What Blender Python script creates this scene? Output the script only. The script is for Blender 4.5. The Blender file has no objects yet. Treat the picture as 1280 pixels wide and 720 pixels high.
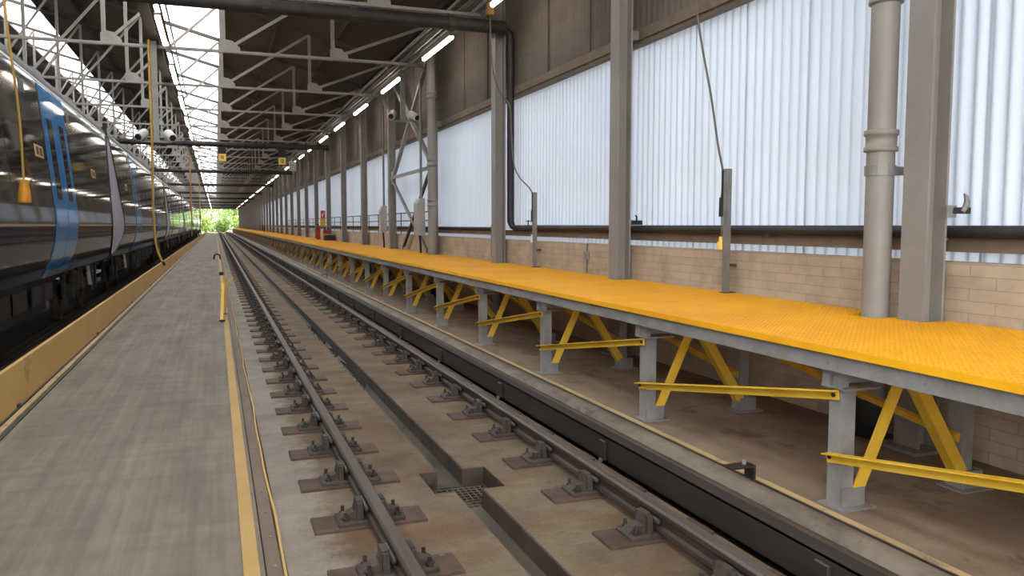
import bpy, math, random
from mathutils import Vector, Matrix
random.seed(7)
SC = bpy.context.scene
COL = SC.collection
CZ = 1.79                      # eye height above the track slab
def lin(c):
    c = c / 255.0
    return c / 12.92 if c <= .04045 else ((c + .055) / 1.055) ** 2.4
def rgb(r, g, b): return (lin(r), lin(g), lin(b), 1)

# ------------------------------------------------------------------ mesh builder
class MB:
    def __init__(s): s.v = []; s.f = []; s.m = []; s.mi = 0; s.sm = []; s.smooth = False
    def add(s, vs, fs):
        b = len(s.v); s.v += [tuple(p) for p in vs]
        for f in fs:
            s.f.append([b + i for i in f]); s.m.append(s.mi); s.sm.append(s.smooth)
        return s
    def box(s, x0, x1, y0, y1, z0, z1):
        v = [(x0,y0,z0),(x1,y0,z0),(x1,y1,z0),(x0,y1,z0),(x0,y0,z1),(x1,y0,z1),(x1,y1,z1),(x0,y1,z1)]
        return s.add(v, [(3,2,1,0),(4,5,6,7),(0,1,5,4),(1,2,6,5),(2,3,7,6),(3,0,4,7)])
    def cbox(s, x0, x1, y0, y1, z0, z1, c=.008):
        """box with chamfered vertical and top edges"""
        p = [(x0+c,y0),(x1-c,y0),(x1,y0+c),(x1,y1-c),(x1-c,y1),(x0+c,y1),(x0,y1-c),(x0,y0+c)]
        q = [(min(max(a,x0+c*1.0),x1-c), min(max(b,y0+c),y1-c)) for a, b in p]
        v = [(a,b,z0) for a,b in p] + [(a,b,z1-c) for a,b in p] + [(a,b,z1) for a,b in q]
        f = [tuple(range(7,-1,-1)), tuple(range(16,24))]
        for k in (0, 8):
            for i in range(8):
                j = (i+1) % 8
                f.append((k+i, k+j, k+8+j, k+8+i))
        return s.add(v, f)
    def bar(s, p, q, w, h, up=(0,0,1)):
        p, q = Vector(p), Vector(q); d = (q-p).normalized(); u = Vector(up)
        if abs(d.dot(u)) > .98: u = Vector((1,0,0))
        r = d.cross(u).normalized(); u = r.cross(d).normalized()
        v = []
        for e in (p, q):
            for a, b in ((-1,-1),(1,-1),(1,1),(-1,1)): v.append(e + r*(a*w/2) + u*(b*h/2))
        return s.add(v, [(3,2,1,0),(4,5,6,7),(0,1,5,4),(1,2,6,5),(2,3,7,6),(3,0,4,7)])
    def angle(s, p, q, w, t=.01, up=(0,0,1)):
        """steel angle: two thin legs"""
        p, q = Vector(p), Vector(q); d = (q-p).normalized(); u = Vector(up)
        if abs(d.dot(u)) > .98: u = Vector((1,0,0))
        r = d.cross(u).normalized(); u = r.cross(d).normalized()
        sec = [(-w/2,-w/2),(w/2,-w/2),(w/2,-w/2+t),(-w/2+t,-w/2+t),(-w/2+t,w/2),(-w/2,w/2)]
        v = [e + r*a + u*b for e in (p, q) for a, b in sec]
        f = [(5,4,3,2,1,0), tuple(range(6,12))] + [(i,(i+1)%6,6+(i+1)%6,6+i) for i in range(6)]
        return s.add(v, f)
    def tube(s, pts, r, n=8, caps=True):
        pts = [Vector(p) for p in pts]; rr = r if isinstance(r, (list, tuple)) else [r]*len(pts)
        v, f = [], []; ref = None
        for i, p in enumerate(pts):
            d = (pts[min(i+1, len(pts)-1)] - pts[max(i-1, 0)]).normalized()
            if ref is None: ref = Vector((0,0,1)) if abs(d.z) < .9 else Vector((1,0,0))
            a = d.cross(ref).normalized(); b = a.cross(d).normalized(); ref = b
            for k in range(n):
                t = 2*math.pi*k/n; v.append(p + a*(math.cos(t)*rr[i]) + b*(math.sin(t)*rr[i]))
        for i in range(len(pts)-1):
            for k in range(n):
                j = (k+1) % n; f.append((i*n+k, i*n+j, (i+1)*n+j, (i+1)*n+k))
        o = s.smooth; s.smooth = True; s.add(v, f); s.smooth = False
        if caps:
            s.add(v[:n], [tuple(range(n-1,-1,-1))]); s.add(v[-n:], [tuple(range(n))])
        s.smooth = o
        return s
    def ring(s, c, r, t, n=20, m=6, ax='y'):
        v, f = [], []
        for i in range(n):
            a = 2*math.pi*i/n
            for k in range(m):
                b = 2*math.pi*k/m; R = r + t*math.cos(b); h = t*math.sin(b)
                p = {'y': (R*math.cos(a), h, R*math.sin(a)), 'z': (R*math.cos(a), R*math.sin(a), h), 'x': (h, R*math.cos(a), R*math.sin(a))}[ax]
                v.append((c[0]+p[0], c[1]+p[1], c[2]+p[2]))
        for i in range(n):
            for k in range(m):
                f.append((i*m+k, ((i+1)%n)*m+k, ((i+1)%n)*m+(k+1)%m, i*m+(k+1)%m))
        return s.add(v, f)
    def lathe(s, prof, c, n=16, ax='z'):
        """prof = [(r, h)] along axis"""
        v, f = [], []
        for r, h in prof:
            for k in range(n):
                t = 2*math.pi*k/n; a, b = r*math.cos(t), r*math.sin(t)
                p = {'z': (a, b, h), 'x': (h, a, b), 'y': (b, h, a)}[ax]
                v.append((c[0]+p[0], c[1]+p[1], c[2]+p[2]))
        for i in range(len(prof)-1):
            for k in range(n):
                j = (k+1) % n; f.append((i*n+k, i*n+j, (i+1)*n+j, (i+1)*n+k))
        f += [tuple(range(n-1,-1,-1)), tuple((len(prof)-1)*n+k for k in range(n))]
        return s.add(v, f)
    def prism(s, poly, y0, y1):
        """poly = [(x, z)] swept along y"""
        n = len(poly)
        v = [(x, y0, z) for x, z in poly] + [(x, y1, z) for x, z in poly]
        f = [tuple(range(n)), tuple(range(2*n-1, n-1, -1))] + [(i, n+i, n+(i+1)%n, (i+1)%n) for i in range(n)]
        return s.add(v, f)
    def vprism(s, poly, z0, z1):
        """poly = [(x, y)] swept up z"""
        n = len(poly)
        v = [(x, y, z0) for x, y in poly] + [(x, y, z1) for x, y in poly]
        f = [tuple(range(n-1,-1,-1)), tuple(range(n, 2*n))] + [(i, (i+1)%n, n+(i+1)%n, n+i) for i in range(n)]
        return s.add(v, f)
    def mesh(s, name, mats, base=(0,0,0)):
        bx, by, bz = base
        me = bpy.data.meshes.new(name)
        me.from_pydata([(x-bx, y-by, z-bz) for x, y, z in s.v], [], s.f)
        for m in mats: me.materials.append(m)
        me.polygons.foreach_set('material_index', s.m)
        me.polygons.foreach_set('use_smooth', s.sm)
        me.update()
        return me

def base_of(o):
    p = Vector((0,0,0))
    while o is not None: p += o.location; o = o.parent
    return p
def obj(name, mb, mats, parent=None, base=None, label=None):
    """link a mesh written in absolute coordinates"""
    mats = mats if isinstance(mats, (list, tuple)) else [mats]
    if parent is not None: b = base_of(parent)
    else: b = Vector(base or (0,0,0))
    o = bpy.data.objects.new(name, mb.mesh(name, mats, b)); COL.objects.link(o)
    if parent is not None: o.parent = parent
    else: o.location = b
    if label: o['label'] = label
    return o
def tag(o, label, cat, group=None, kind=None):
    if label: o['label'] = label
    if cat: o['category'] = cat
    if group: o['group'] = group
    if kind: o['kind'] = kind
    return o
def thing(name, base, label, cat, group=None):
    o = bpy.data.objects.new(name, None); COL.objects.link(o); o.location = base
    o.empty_display_size = .1
    return tag(o, label, cat, group)
KIDS = {}
def kids(o):
    return [c for c in o.children]
def dup(o, loc=None, label=None, parent=None):
    c = o.copy(); COL.objects.link(c)
    if parent is not None: c.parent = parent
    if loc is not None: c.location = loc
    if label: c['label'] = label
    for ch in kids(o): dup(ch, None, None, c)
    return c
def struct(name, mb, mats, label=None):
    o = obj(name, mb, mats); o['kind'] = 'structure'
    if label: o['label'] = label
    o['category'] = name.split('_')[0].split('.')[0]
    return o
def shift(o, dy):
    o.location.y += dy
_u = ['', 'first','second','third','fourth','fifth','sixth','seventh','eighth','ninth','tenth','eleventh','twelfth','thirteenth','fourteenth','fifteenth','sixteenth','seventeenth','eighteenth','nineteenth']
_t = {2:'twent',3:'thirt',4:'fort',5:'fift',6:'sixt',7:'sevent',8:'eight',9:'ninet'}
def nth(n):
    if n < 20: return _u[n]
    a, b = divmod(n, 10)
    return _t[a] + ('ieth' if b == 0 else 'y-' + _u[b])

# ------------------------------------------------------------------ materials
def mk(name):
    m = bpy.data.materials.new(name); m.use_nodes = True
    nt = m.node_tree; b = nt.nodes['Principled BSDF']
    return m, nt, b
def coords(nt, scale=(1,1,1), rnd=False):
    tc = nt.nodes.new('ShaderNodeNewGeometry')
    mp = nt.nodes.new('ShaderNodeMapping'); mp.inputs['Scale'].default_value = scale
    nt.links.new(tc.outputs['Position'], mp.inputs['Vector'])
    return mp.outputs['Vector']
def noise(nt, vec, scale, detail=4, rough=.6):
    n = nt.nodes.new('ShaderNodeTexNoise'); n.inputs['Scale'].default_value = scale
    n.inputs['Detail'].default_value = detail; n.inputs['Roughness'].default_value = rough
    nt.links.new(vec, n.inputs['Vector']); return n.outputs['Fac']
def ramp(nt, fac, stops):
    r = nt.nodes.new('ShaderNodeValToRGB'); e = r.color_ramp.elements
    while len(e) < len(stops): e.new(.5)
    for el, (p, c) in zip(e, stops): el.position = p; el.color = c
    nt.links.new(fac, r.inputs['Fac']); return r.outputs['Color']
def mixc(nt, a, b, fac, mode='MIX'):
    m = nt.nodes.new('ShaderNodeMix'); m.data_type = 'RGBA'; m.blend_type = mode
    for sock, val in ((m.inputs[6], a), (m.inputs[7], b), (m.inputs[0], fac)):
        if isinstance(val, (tuple, float, int)): sock.default_value = val
        else: nt.links.new(val, sock)
    return m.outputs[2]
def bump(nt, b, h, strength=.3, dist=.01):
    n = nt.nodes.new('ShaderNodeBump'); n.inputs['Strength'].default_value = strength; n.inputs['Distance'].default_value = dist
    nt.links.new(h, n.inputs['Height']); nt.links.new(n.outputs['Normal'], b.inputs['Normal'])
def surf(name, c1, c2, scale=3, sx=(1,1,1), rough=.7, metal=0, wear=None, wearscale=9, weararea=.62, bmp=0, spec=.5, coat=0):
    """two-tone noisy paint / concrete / steel; wear = colour of chipped or dirty spots"""
    m, nt, b = mk(name)
    v = coords(nt, sx); f = noise(nt, v, scale, 6, .65)
    c = ramp(nt, f, [(.32, c1), (.68, c2)])
    if wear:
        w = noise(nt, v, wearscale, 5, .7)
        k = ramp(nt, w, [(weararea, (0,0,0,1)), (weararea+.08, (1,1,1,1))])
        c = mixc(nt, c, wear, k)
    nt.links.new(c, b.inputs['Base Color'])
    b.inputs['Roughness'].default_value = rough; b.inputs['Metallic'].default_value = metal
    b.inputs['Specular IOR Level'].default_value = spec; b.inputs['Coat Weight'].default_value = coat
    b.inputs['Coat Roughness'].default_value = .04
    if bmp: bump(nt, b, noise(nt, v, scale*14, 4), bmp, .004)
    return m
def emit(name, col, strength):
    m, nt, b = mk(name)
    b.inputs['Base Color'].default_value = col; b.inputs['Emission Color'].default_value = col; b.inputs['Emission Strength'].default_value = strength
    return m

M = {}
def walk_mat():
    m, nt, b = mk('brushed_walkway_concrete'); v = coords(nt)
    c = ramp(nt, noise(nt, coords(nt, (2.0,.45,1)), 1.2, 6, .65), [(.30, rgb(112,101,88)), (.70, rgb(148,135,120))])
    for sc, lo in (((16,.12,1), .84), ((.7,5,1), .88), ((5,.25,1), .88)):
        g = ramp(nt, noise(nt, coords(nt, sc), 1.0, 4), [(.35, (lo,lo,lo,1)), (.65, (1.06,1.05,1.03,1))]); c = mixc(nt, c, g, 1.0, 'MULTIPLY')
    nt.links.new(c, b.inputs['Base Color']); b.inputs['Roughness'].default_value = .75
    bump(nt, b, noise(nt, coords(nt, (60,1.5,1)), 1.0, 3), .35, .004); return m
M['walk'] = walk_mat()
def slab_mat():
    m, nt, b = mk('stained_track_concrete'); v = coords(nt)
    c = ramp(nt, noise(nt, v, 1.1, 6, .65), [(.30, rgb(84,71,57)), (.70, rgb(130,114,95))])
    k = ramp(nt, noise(nt, coords(nt, (1,1.4,1)), .9, 5, .7), [(.48, (0,0,0,1)), (.68, (.85,.85,.85,1))]); c = mixc(nt, c, rgb(108,78,56), k)
    k = ramp(nt, noise(nt, coords(nt, (.5,3,1)), 2.2, 5, .7), [(.60, (0,0,0,1)), (.75, (.7,.7,.7,1))]); c = mixc(nt, c, rgb(150,138,124), k)
    k = ramp(nt, noise(nt, v, 5, 5, .75), [(.60, (0,0,0,1)), (.72, (.8,.8,.8,1))]); c = mixc(nt, c, rgb(70,56,46), k)
    sp = nt.nodes.new('ShaderNodeSeparateXYZ'); nt.links.new(v, sp.inputs[0])
    md = nt.nodes.new('ShaderNodeMath'); md.operation = 'MULTIPLY_ADD'; nt.links.new(noise(nt, v, 2.6, 5, .7), md.inputs[0]); md.inputs[1].default_value = .7; nt.links.new(sp.outputs['X'], md.inputs[2])
    k = ramp(nt, md.outputs[0], [(.86, (.85,.85,.85,1)), (1.06, (0,0,0,1))])      # cleaner poured edge beside the walkway
    pale = ramp(nt, noise(nt, v, 1.6, 5), [(.3, rgb(122,112,101)), (.7, rgb(160,151,140))]); c = mixc(nt, c, pale, k)
    g = ramp(nt, noise(nt, v, 40, 3), [(.3, (.86,.86,.86,1)), (.7, (1.05,1.05,1.05,1))]); c = mixc(nt, c, g, 1.0, 'MULTIPLY')
    nt.links.new(c, b.inputs['Base Color']); b.inputs['Roughness'].default_value = .85; b.inputs['Specular IOR Level'].default_value = .15
    bump(nt, b, noise(nt, v, 16, 4), .3, .004); return m
M['slab'] = slab_mat()
M['slabl'] = surf('track_edge_concrete', rgb(128,118,107), rgb(162,154,144), 1.2, (1,1,1), .7, wear=rgb(116,96,82), wearscale=2.2, weararea=.62, bmp=.3)
M['under'] = surf('dusty_concrete', rgb(104,88,71), rgb(136,119,99), 1.6, (1,.6,1), .9, wear=rgb(98,82,66), wearscale=2.2, weararea=.55, bmp=.2)
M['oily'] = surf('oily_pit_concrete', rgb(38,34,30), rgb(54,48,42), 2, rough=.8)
M['chan'] = surf('damp_channel_concrete', rgb(70,64,56), rgb(100,92,80), 1.4, (1,.4,1), .35, wear=rgb(46,42,37), wearscale=2.5, weararea=.55)
M['dusty'] = surf('dusty_brown_steel', rgb(104,86,72), rgb(128,109,94), 2.5, (1,.4,1), .75, wear=rgb(78,62,52), wearscale=6, weararea=.66)
M['lining'] = surf('stained_channel_side', rgb(52,42,35), rgb(76,62,52), 3, rough=.7, wear=rgb(36,31,27), wearscale=5, weararea=.55)
M['rust'] = surf('rusty_plate', rgb(60,43,34), rgb(88,66,53), 6, rough=.8, wear=rgb(112,94,80), wearscale=8, weararea=.63, bmp=.3)
M['cast'] = surf('cast_iron', rgb(44,36,31), rgb(74,62,53), 9, rough=.75, bmp=.4)
M['bolt'] = surf('greasy_bolt', rgb(36,30,27), rgb(54,46,40), 20, rough=.5)
M['railside'] = surf('rail_side', rgb(46,37,32), rgb(68,55,47), 7, (1,.3,1), .7)
M['railtop'] = surf('rail_running_face', rgb(90,80,72), rgb(108,98,90), 5, (4,.2,1), .45, .6)
M['guard'] = surf('guard_beam_steel', rgb(32,28,27), rgb(50,44,41), 3, (1,.4,1), .55, wear=rgb(106,96,90), wearscale=12, weararea=.7)
M['pipeold'] = surf('weathered_pipe', rgb(84,73,62), rgb(124,112,98), 4, (1,.5,1), .7, wear=rgb(80,64,54), wearscale=5, weararea=.6)
M['pipebrown'] = surf('brown_pipe', rgb(54,44,38), rgb(84,70,60), 4, (1,.4,1), .6, wear=rgb(122,106,92), wearscale=8, weararea=.66)
M['yellow'] = surf('yellow_paint', rgb(206,160,38), rgb(226,184,62), 3, rough=.55, wear=rgb(176,132,50), wearscale=11, weararea=.68)
M['yelworn'] = surf('worn_yellow', rgb(178,142,80), rgb(194,158,98), 2, (1,.5,1), .75, wear=rgb(150,124,92), wearscale=7, weararea=.62)
M['yelpale'] = surf('faded_yellow_line', rgb(168,144,104), rgb(190,164,116), 2, (1,.5,1), .8, wear=rgb(140,122,98), wearscale=5, weararea=.55)
M['kick'] = surf('yellow_board', rgb(206,164,94), rgb(218,180,110), 1.3, (1,.6,1), .6, wear=rgb(184,134,92), wearscale=2.2, weararea=.6)
M['grate'] = surf('yellow_grating', rgb(228,158,6), rgb(242,178,16), 1.2, rough=.5, wear=rgb(230,196,126), wearscale=3.2, weararea=.73)
M['galv'] = surf('grey_steel', rgb(128,124,120), rgb(152,149,146), 5, rough=.5, metal=.25, wear=rgb(110,102,96), wearscale=12, weararea=.66)
M['col'] = surf('grey_column_paint', rgb(132,126,120), rgb(144,138,132), 2, rough=.5, wear=rgb(92,76,62), wearscale=7, weararea=.76)
M['truss'] = surf('grey_truss_paint', rgb(142,135,127), rgb(158,151,143), 3, rough=.6)
M['chord'] = surf('dark_top_chord', rgb(66,58,52), rgb(80,72,66), 3, rough=.7)
M['purlin'] = surf('purlin_paint', rgb(62,53,48), rgb(74,64,58), 3, rough=.7)
M['roof'] = surf('roof_sheet_underside', rgb(94,82,73), rgb(108,95,85), .6, rough=.85)
M['clad'] = surf('dark_wall_sheet', rgb(94,84,76), rgb(110,99,90), .8, (1,1,3), .8, wear=rgb(92,81,72), wearscale=2, weararea=.6)
M['trim'] = surf('brown_sheet_rail', rgb(104,88,74), rgb(122,106,92), 3, rough=.7)
M['blackpipe'] = surf('black_insulated_pipe', rgb(30,28,29), rgb(44,41,41), 6, rough=.55)
M['duct'] = surf('black_duct', rgb(30,27,26), rgb(52,46,42), 4, rough=.6, wear=rgb(72,64,58), wearscale=6, weararea=.66)
M['beamd'] = surf('dark_beam', rgb(46,42,39), rgb(62,56,52), 3, rough=.65)
M['conduit'] = surf('galvanised_conduit', rgb(120,118,114), rgb(142,140,136), 5, rough=.5, metal=.3)
M['white'] = surf('white_casing', rgb(200,198,192), rgb(214,212,206), 5, rough=.5)
M['greybox'] = surf('grey_enclosure', rgb(160,158,152), rgb(172,170,165), 4, rough=.5)
M['black'] = surf('black_rubber', rgb(24,23,23), rgb(34,32,32), 6, rough=.6)
M['cable'] = surf('grey_cable', rgb(96,92,84), rgb(112,108,100), 5, rough=.6)
M['ycable'] = surf('yellow_cable', rgb(172,130,50), rgb(188,148,66), 5, rough=.5)
M['orange'] = surf('orange_plug', rgb(206,134,26), rgb(220,150,40), 8, rough=.5)
M['red'] = surf('red_paint', rgb(176,26,24), rgb(192,38,34), 5, rough=.4)
M['signy'] = surf('yellow_sign', rgb(236,196,92), rgb(244,208,110), 5, rough=.5)
M['lamp'] = emit('fluorescent_diffuser', (1, .90, .76, 1), 18)
M['fix'] = surf('light_fitting', rgb(150,140,120), rgb(164,154,134), 5, rough=.5)
M['lilac'] = surf('pale_lilac', rgb(160,156,172), rgb(170,166,182), 3, rough=.3, spec=.3)  # pale lilac tone of the coach end fairings
M['blue'] = surf('blue_door_paint', rgb(56,128,190), rgb(60,134,196), 2, rough=.05, spec=.16)
M['body'] = surf('dark_grey_train_paint', rgb(72,69,67), rgb(78,75,73), 1, rough=.045, spec=.06)
M['bodymatt'] = surf('matt_grey_train_paint', rgb(58,56,54), rgb(64,62,60), 1, rough=.07, spec=.04)
M['bodylow'] = surf('slate_train_paint', rgb(52,54,64), rgb(58,60,70), 1, rough=.07, spec=.04)
M['stripe'] = surf('pale_waist_stripe', rgb(150,140,130), rgb(158,148,138), 2, rough=.3, spec=.2)
M['troof'] = surf('train_roof_paint', rgb(38,37,36), rgb(46,45,44), 1, rough=.6, spec=.2)
M['silver'] = surf('cantrail_strip', rgb(176,174,172), rgb(186,184,182), 3, rough=.4, spec=.3)
M['chassis'] = surf('train_underframe', rgb(27,25,23), rgb(40,36,33), 5, rough=.7)
M['glass'] = surf('tinted_glass', rgb(34,34,35), rgb(38,38,39), 1, rough=.05, spec=.2)
M['seal'] = surf('door_seal', rgb(30,30,34), rgb(36,36,40), 3, rough=.5)
M['ground'] = surf('outside_ground', rgb(88,96,58), rgb(112,116,80), .6, rough=.95)
M['leaf'] = surf('leaf', rgb(112,136,52), rgb(142,166,74), .8, rough=.7)
M['leafb'] = surf('leaf_dark', rgb(92,120,48), rgb(122,148,66), .8, rough=.7)
M['bark'] = surf('bark', rgb(80,66,52), rgb(104,88,70), 4, rough=.9)
M['ink'] = surf('black_lettering', rgb(40,34,22), rgb(46,38,26), 5, rough=.6)
M['amber'] = surf('amber_sticker', rgb(206,160,84), rgb(216,172,96), 5, rough=.5)

def sheet_mat(name, tint, through=.78):
    m = bpy.data.materials.new(name); m.use_nodes = True; nt = m.node_tree
    for n in list(nt.nodes): nt.nodes.remove(n)
    out = nt.nodes.new('ShaderNodeOutputMaterial'); tr = nt.nodes.new('ShaderNodeBsdfTranslucent'); df = nt.nodes.new('ShaderNodeBsdfDiffuse'); mx = nt.nodes.new('ShaderNodeMixShader')
    v = coords(nt, (1,1,.25)); f = noise(nt, v, 1.3, 5)
    c = ramp(nt, f, [(.3, tuple(x*.92 for x in tint[:3])+(1,)), (.7, tint)])
    nt.links.new(c, tr.inputs['Color']); nt.links.new(c, df.inputs['Color']); mx.inputs[0].default_value = 1-through
    nt.links.new(tr.outputs[0], mx.inputs[1]); nt.links.new(df.outputs[0], mx.inputs[2]); nt.links.new(mx.outputs[0], out.inputs['Surface'])
    return m
M['sheet'] = sheet_mat('translucent_wall_sheet', (.60,.655,.76,1), .057)
M['rooflight'] = sheet_mat('translucent_roof_sheet', (.88,.92,.95,1))

def brick_mat():
    m, nt, b = mk('painted_brick')
    g = nt.nodes.new('ShaderNodeNewGeometry'); sp = nt.nodes.new('ShaderNodeSeparateXYZ'); cb = nt.nodes.new('ShaderNodeCombineXYZ')
    nt.links.new(g.outputs['Position'], sp.inputs[0]); nt.links.new(sp.outputs['Y'], cb.inputs['X']); nt.links.new(sp.outputs['Z'], cb.inputs['Y'])
    br = nt.nodes.new('ShaderNodeTexBrick'); nt.links.new(cb.outputs[0], br.inputs['Vector'])
    br.inputs['Scale'].default_value = 1; br.inputs['Brick Width'].default_value = .45; br.inputs['Row Height'].default_value = .093
    br.inputs['Mortar Size'].default_value = .004; br.inputs['Mortar Smooth'].default_value = .4
    br.inputs['Color1'].default_value = rgb(187,170,149); br.inputs['Color2'].default_value = rgb(195,179,158); br.inputs['Mortar'].default_value = rgb(168,151,131)
    v = coords(nt); n1 = noise(nt, v, 2.5, 6)
    d = ramp(nt, n1, [(.35, rgb(190,180,168)), (.7, (1,1,1,1))])
    c = mixc(nt, br.outputs['Color'], d, .6, 'MULTIPLY')
    w = noise(nt, v, 9, 3); k = ramp(nt, w, [(.74, (0,0,0,1)), (.77, (1,1,1,1))])
    c = mixc(nt, c, rgb(120,96,80), k)
    nt.links.new(c, b.inputs['Base Color']); b.inputs['Roughness'].default_value = .7
    bp = nt.nodes.new('ShaderNodeBump'); bp.invert = True; bp.inputs['Strength'].default_value = .5; bp.inputs['Distance'].default_value = .006
    nt.links.new(br.outputs['Fac'], bp.inputs['Height']); nt.links.new(bp.outputs['Normal'], b.inputs['Normal'])
    return m
M['brick'] = brick_mat()
def water_mat():
    m, nt, b = mk('standing_water'); b.inputs['Base Color'].default_value = (.02,.02,.018,1); b.inputs['Roughness'].default_value = .03
    b.inputs['Specular IOR Level'].default_value = .8
    return m
M['water'] = water_mat()
_nt = M['water'].node_tree; _b = _nt.nodes['Principled BSDF']; bump(_nt, _b, noise(_nt, coords(_nt), 14, 2), .5, .02)

# ------------------------------------------------------------------ camera, world
cam = bpy.data.cameras.new('camera'); cam.sensor_width = 36; cam.lens = 36*1000/1280; cam.clip_end = 2000
co = bpy.data.objects.new('camera', cam); COL.objects.link(co); SC.camera = co
pitch = math.atan(.079); yaw = math.atan(.370*math.cos(pitch))
co.location = (0, 0, CZ); co.rotation_euler = (math.pi/2 - pitch, 0, -yaw)
w = bpy.data.worlds.new('overcast'); SC.world = w; w.use_nodes = True
nt = w.node_tree; bg = nt.nodes['Background']
g = nt.nodes.new('ShaderNodeTexCoord'); sp = nt.nodes.new('ShaderNodeSeparateXYZ'); nt.links.new(g.outputs['Generated'], sp.inputs[0])
c = ramp(nt, sp.outputs['Z'], [(0, (.90,.94,.97,1)), (.6, (1.0,1.0,1.0,1))])
nt.links.new(c, bg.inputs['Color']); bg.inputs['Strength'].default_value = 6.0
sl = bpy.data.lights.new('added_sun', 'SUN'); sl.energy = 22.0; sl.angle = math.radians(30); sl.color = (1, .98, .95)  # soft sun added under the overcast sky to bring out the corrugations
so = bpy.data.objects.new('added_sun', sl); COL.objects.link(so); so.location = (40, 60, 60)
so.rotation_euler = Vector((-.45, -.75, -.48)).to_track_quat('-Z', 'Y').to_euler()
SC.view_settings.view_transform = 'Standard'; SC.view_settings.look = 'None'; SC.view_settings.gamma = 1; SC.view_settings.use_curve_mapping = False
SC.view_settings.exposure = 0
SC.cycles.max_bounces = 10; SC.cycles.diffuse_bounces = 5; SC.cycles.glossy_bounces = 4; SC.cycles.transmission_bounces = 6
SC.cycles.sample_clamp_indirect = 6

# ------------------------------------------------------------------ layout
YA, YB = -6.0, 206.0          # shed ends; near one cut short to let sky light in behind
BAY, C0 = 5.08, 4.81           # column spacing, first column
NC = 40
TIE = CZ + 4.0
def RZ(x): return 8.49 - .27*x
def colY(n): return C0 + BAY*n

# floors -------------------------------------------------------------
mb = MB(); mb.box(-1.86, .19, YA, YB, -.3, 0); struct('floor', mb, M['walk'])
SY0, SY1 = 5.06, 5.54          # sump
mb = MB(); mb.box(.30, .72, YA, YB, -.4, 0); struct('floor.001', mb, M['slab'])
mb = MB()
mb.box(.72, 1.46, YA, SY0, -.4, 0); mb.box(.72, 1.32, SY0, SY1, -.4, 0); mb.box(.72, 1.46, SY1, YB, -.4, 0)
mb.box(1.66, 2.68, YA, SY0, -.4, 0); mb.box(1.82, 2.68, SY0, SY1, -.4, 0); mb.box(1.66, 2.68, SY1, YB, -.4, 0)
struct('floor.002', mb, M['slab'])
mb = MB(); mb.box(1.46, 1.66, YA, SY0, -.40, -.13); mb.box(1.46, 1.66, SY1, YB, -.40, -.13); mb.box(1.30, 1.84, SY0-.02, SY1+.02, -.46, -.24); struct('floor.003', mb, M['chan'])
mb = MB(); mb.box(1.650, 1.66, YA, SY0, -.13, -.004); mb.box(1.650, 1.66, SY1, YB, -.13, -.004); mb.box(1.46, 1.463, YA, SY0, -.13, -.004); mb.box(1.46, 1.463, SY1, YB, -.13, -.004); mb.box(1.32, 1.324, SY0, SY1, -.24, -.004); mb.box(1.816, 1.82, SY0, SY1, -.24, -.004); mb.box(1.324, 1.46, SY1-.004, SY1, -.24, -.004); mb.box(1.66, 1.816, SY1-.004, SY1, -.24, -.004); struct('trim_7', mb, M['lining'])
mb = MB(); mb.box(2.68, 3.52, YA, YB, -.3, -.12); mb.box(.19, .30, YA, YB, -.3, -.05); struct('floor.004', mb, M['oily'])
mb = MB(); mb.box(3.52, 5.62, YA, YB, -.3, 0); struct('floor.005', mb, M['under'])
mb = MB(); mb.box(3.52, 3.575, YA, YB, 0, .003); struct('trim_1', mb, M['yelpale'])
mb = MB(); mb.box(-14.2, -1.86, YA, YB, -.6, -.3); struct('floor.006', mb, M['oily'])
# outside ground
mb = MB(); mb.box(5.9, 260, -60, 420, -.7, -.25); mb.box(-260, -14.4, -60, 420, -.7, -.25); mb.box(-14.4, 5.9, YB+.02, 420, -.7, -.25); mb.box(-14.4, 5.9, -60, YA-.02, -.7, -.25)
struct('ground', mb, M['ground'])

# right wall -----------------------------------------------------------
mb = MB(); mb.box(5.38, 5.58, YA, YB, -.3, 1.5); struct('wall_right', mb, M['brick'])
def corr_wall(mb, x, amp, pitch, y0, y1, z0, z1, per=8, edge=False):
    n = int((y1-y0)/pitch*per); b = len(mb.v); v = []; f = []
    for i in range(n+1):
        y = y0 + i*pitch/per; t = (i % per)/per; xx = x + amp*math.cos(2*math.pi*t)
        v += [(xx, y, z0), (xx, y, z1)]
    for i in range(n): f.append((2*i, 2*i+2, 2*i+3, 2*i+1))
    mb.smooth = True; mb.add(v, f); mb.smooth = False
mb = MB(); corr_wall(mb, 5.66, .03, .146, YA, YB, 1.30, 4.50)
# overlaps where one sheet laps the next
k = 0
y = YA + .4
while y < YB - 1:
    v = []; 
    ph = (y - YA)
    i0 = round(ph/.146); yc = YA + i0*.146
    corr_wall(mb, 5.656, .03, .146, yc, yc+.022, 1.30, 4.50)
    y += .146*7
struct('window_1', mb, M['sheet'])
mb = MB(); corr_wall(mb, 5.61, .022, .146, YA, YB, 4.36, 7.2); 
struct('wall_right_upper', mb, M['clad'])
mb = MB()
for n in range(-1, NC):
    for d in (1.7, 3.4): mb.box(5.578, 5.59, colY(n)+d-.012, colY(n)+d+.012, 4.44, RZ(5.6)-.1)
struct('trim_8', mb, M['beamd'])
mb = MB(); mb.box(5.50, 5.585, YA, YB, 4.36, 4.44); mb.box(5.47, 5.50, YA, YB, 4.30, 4.44); mb.box(5.50, 5.60, YA, YB, 4.24, 4.305); mb.box(5.585, 5.64, YA, YB, 4.33, 4.36)
struct('trim_2', mb, M['trim'])
mb = MB(); mb.box(5.52, 5.60, YA, YB, 1.575, 1.668); mb.box(5.50, 5.52, YA, YB, 1.575, 1.685); struct('trim_3', mb, M['trim'])

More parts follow.
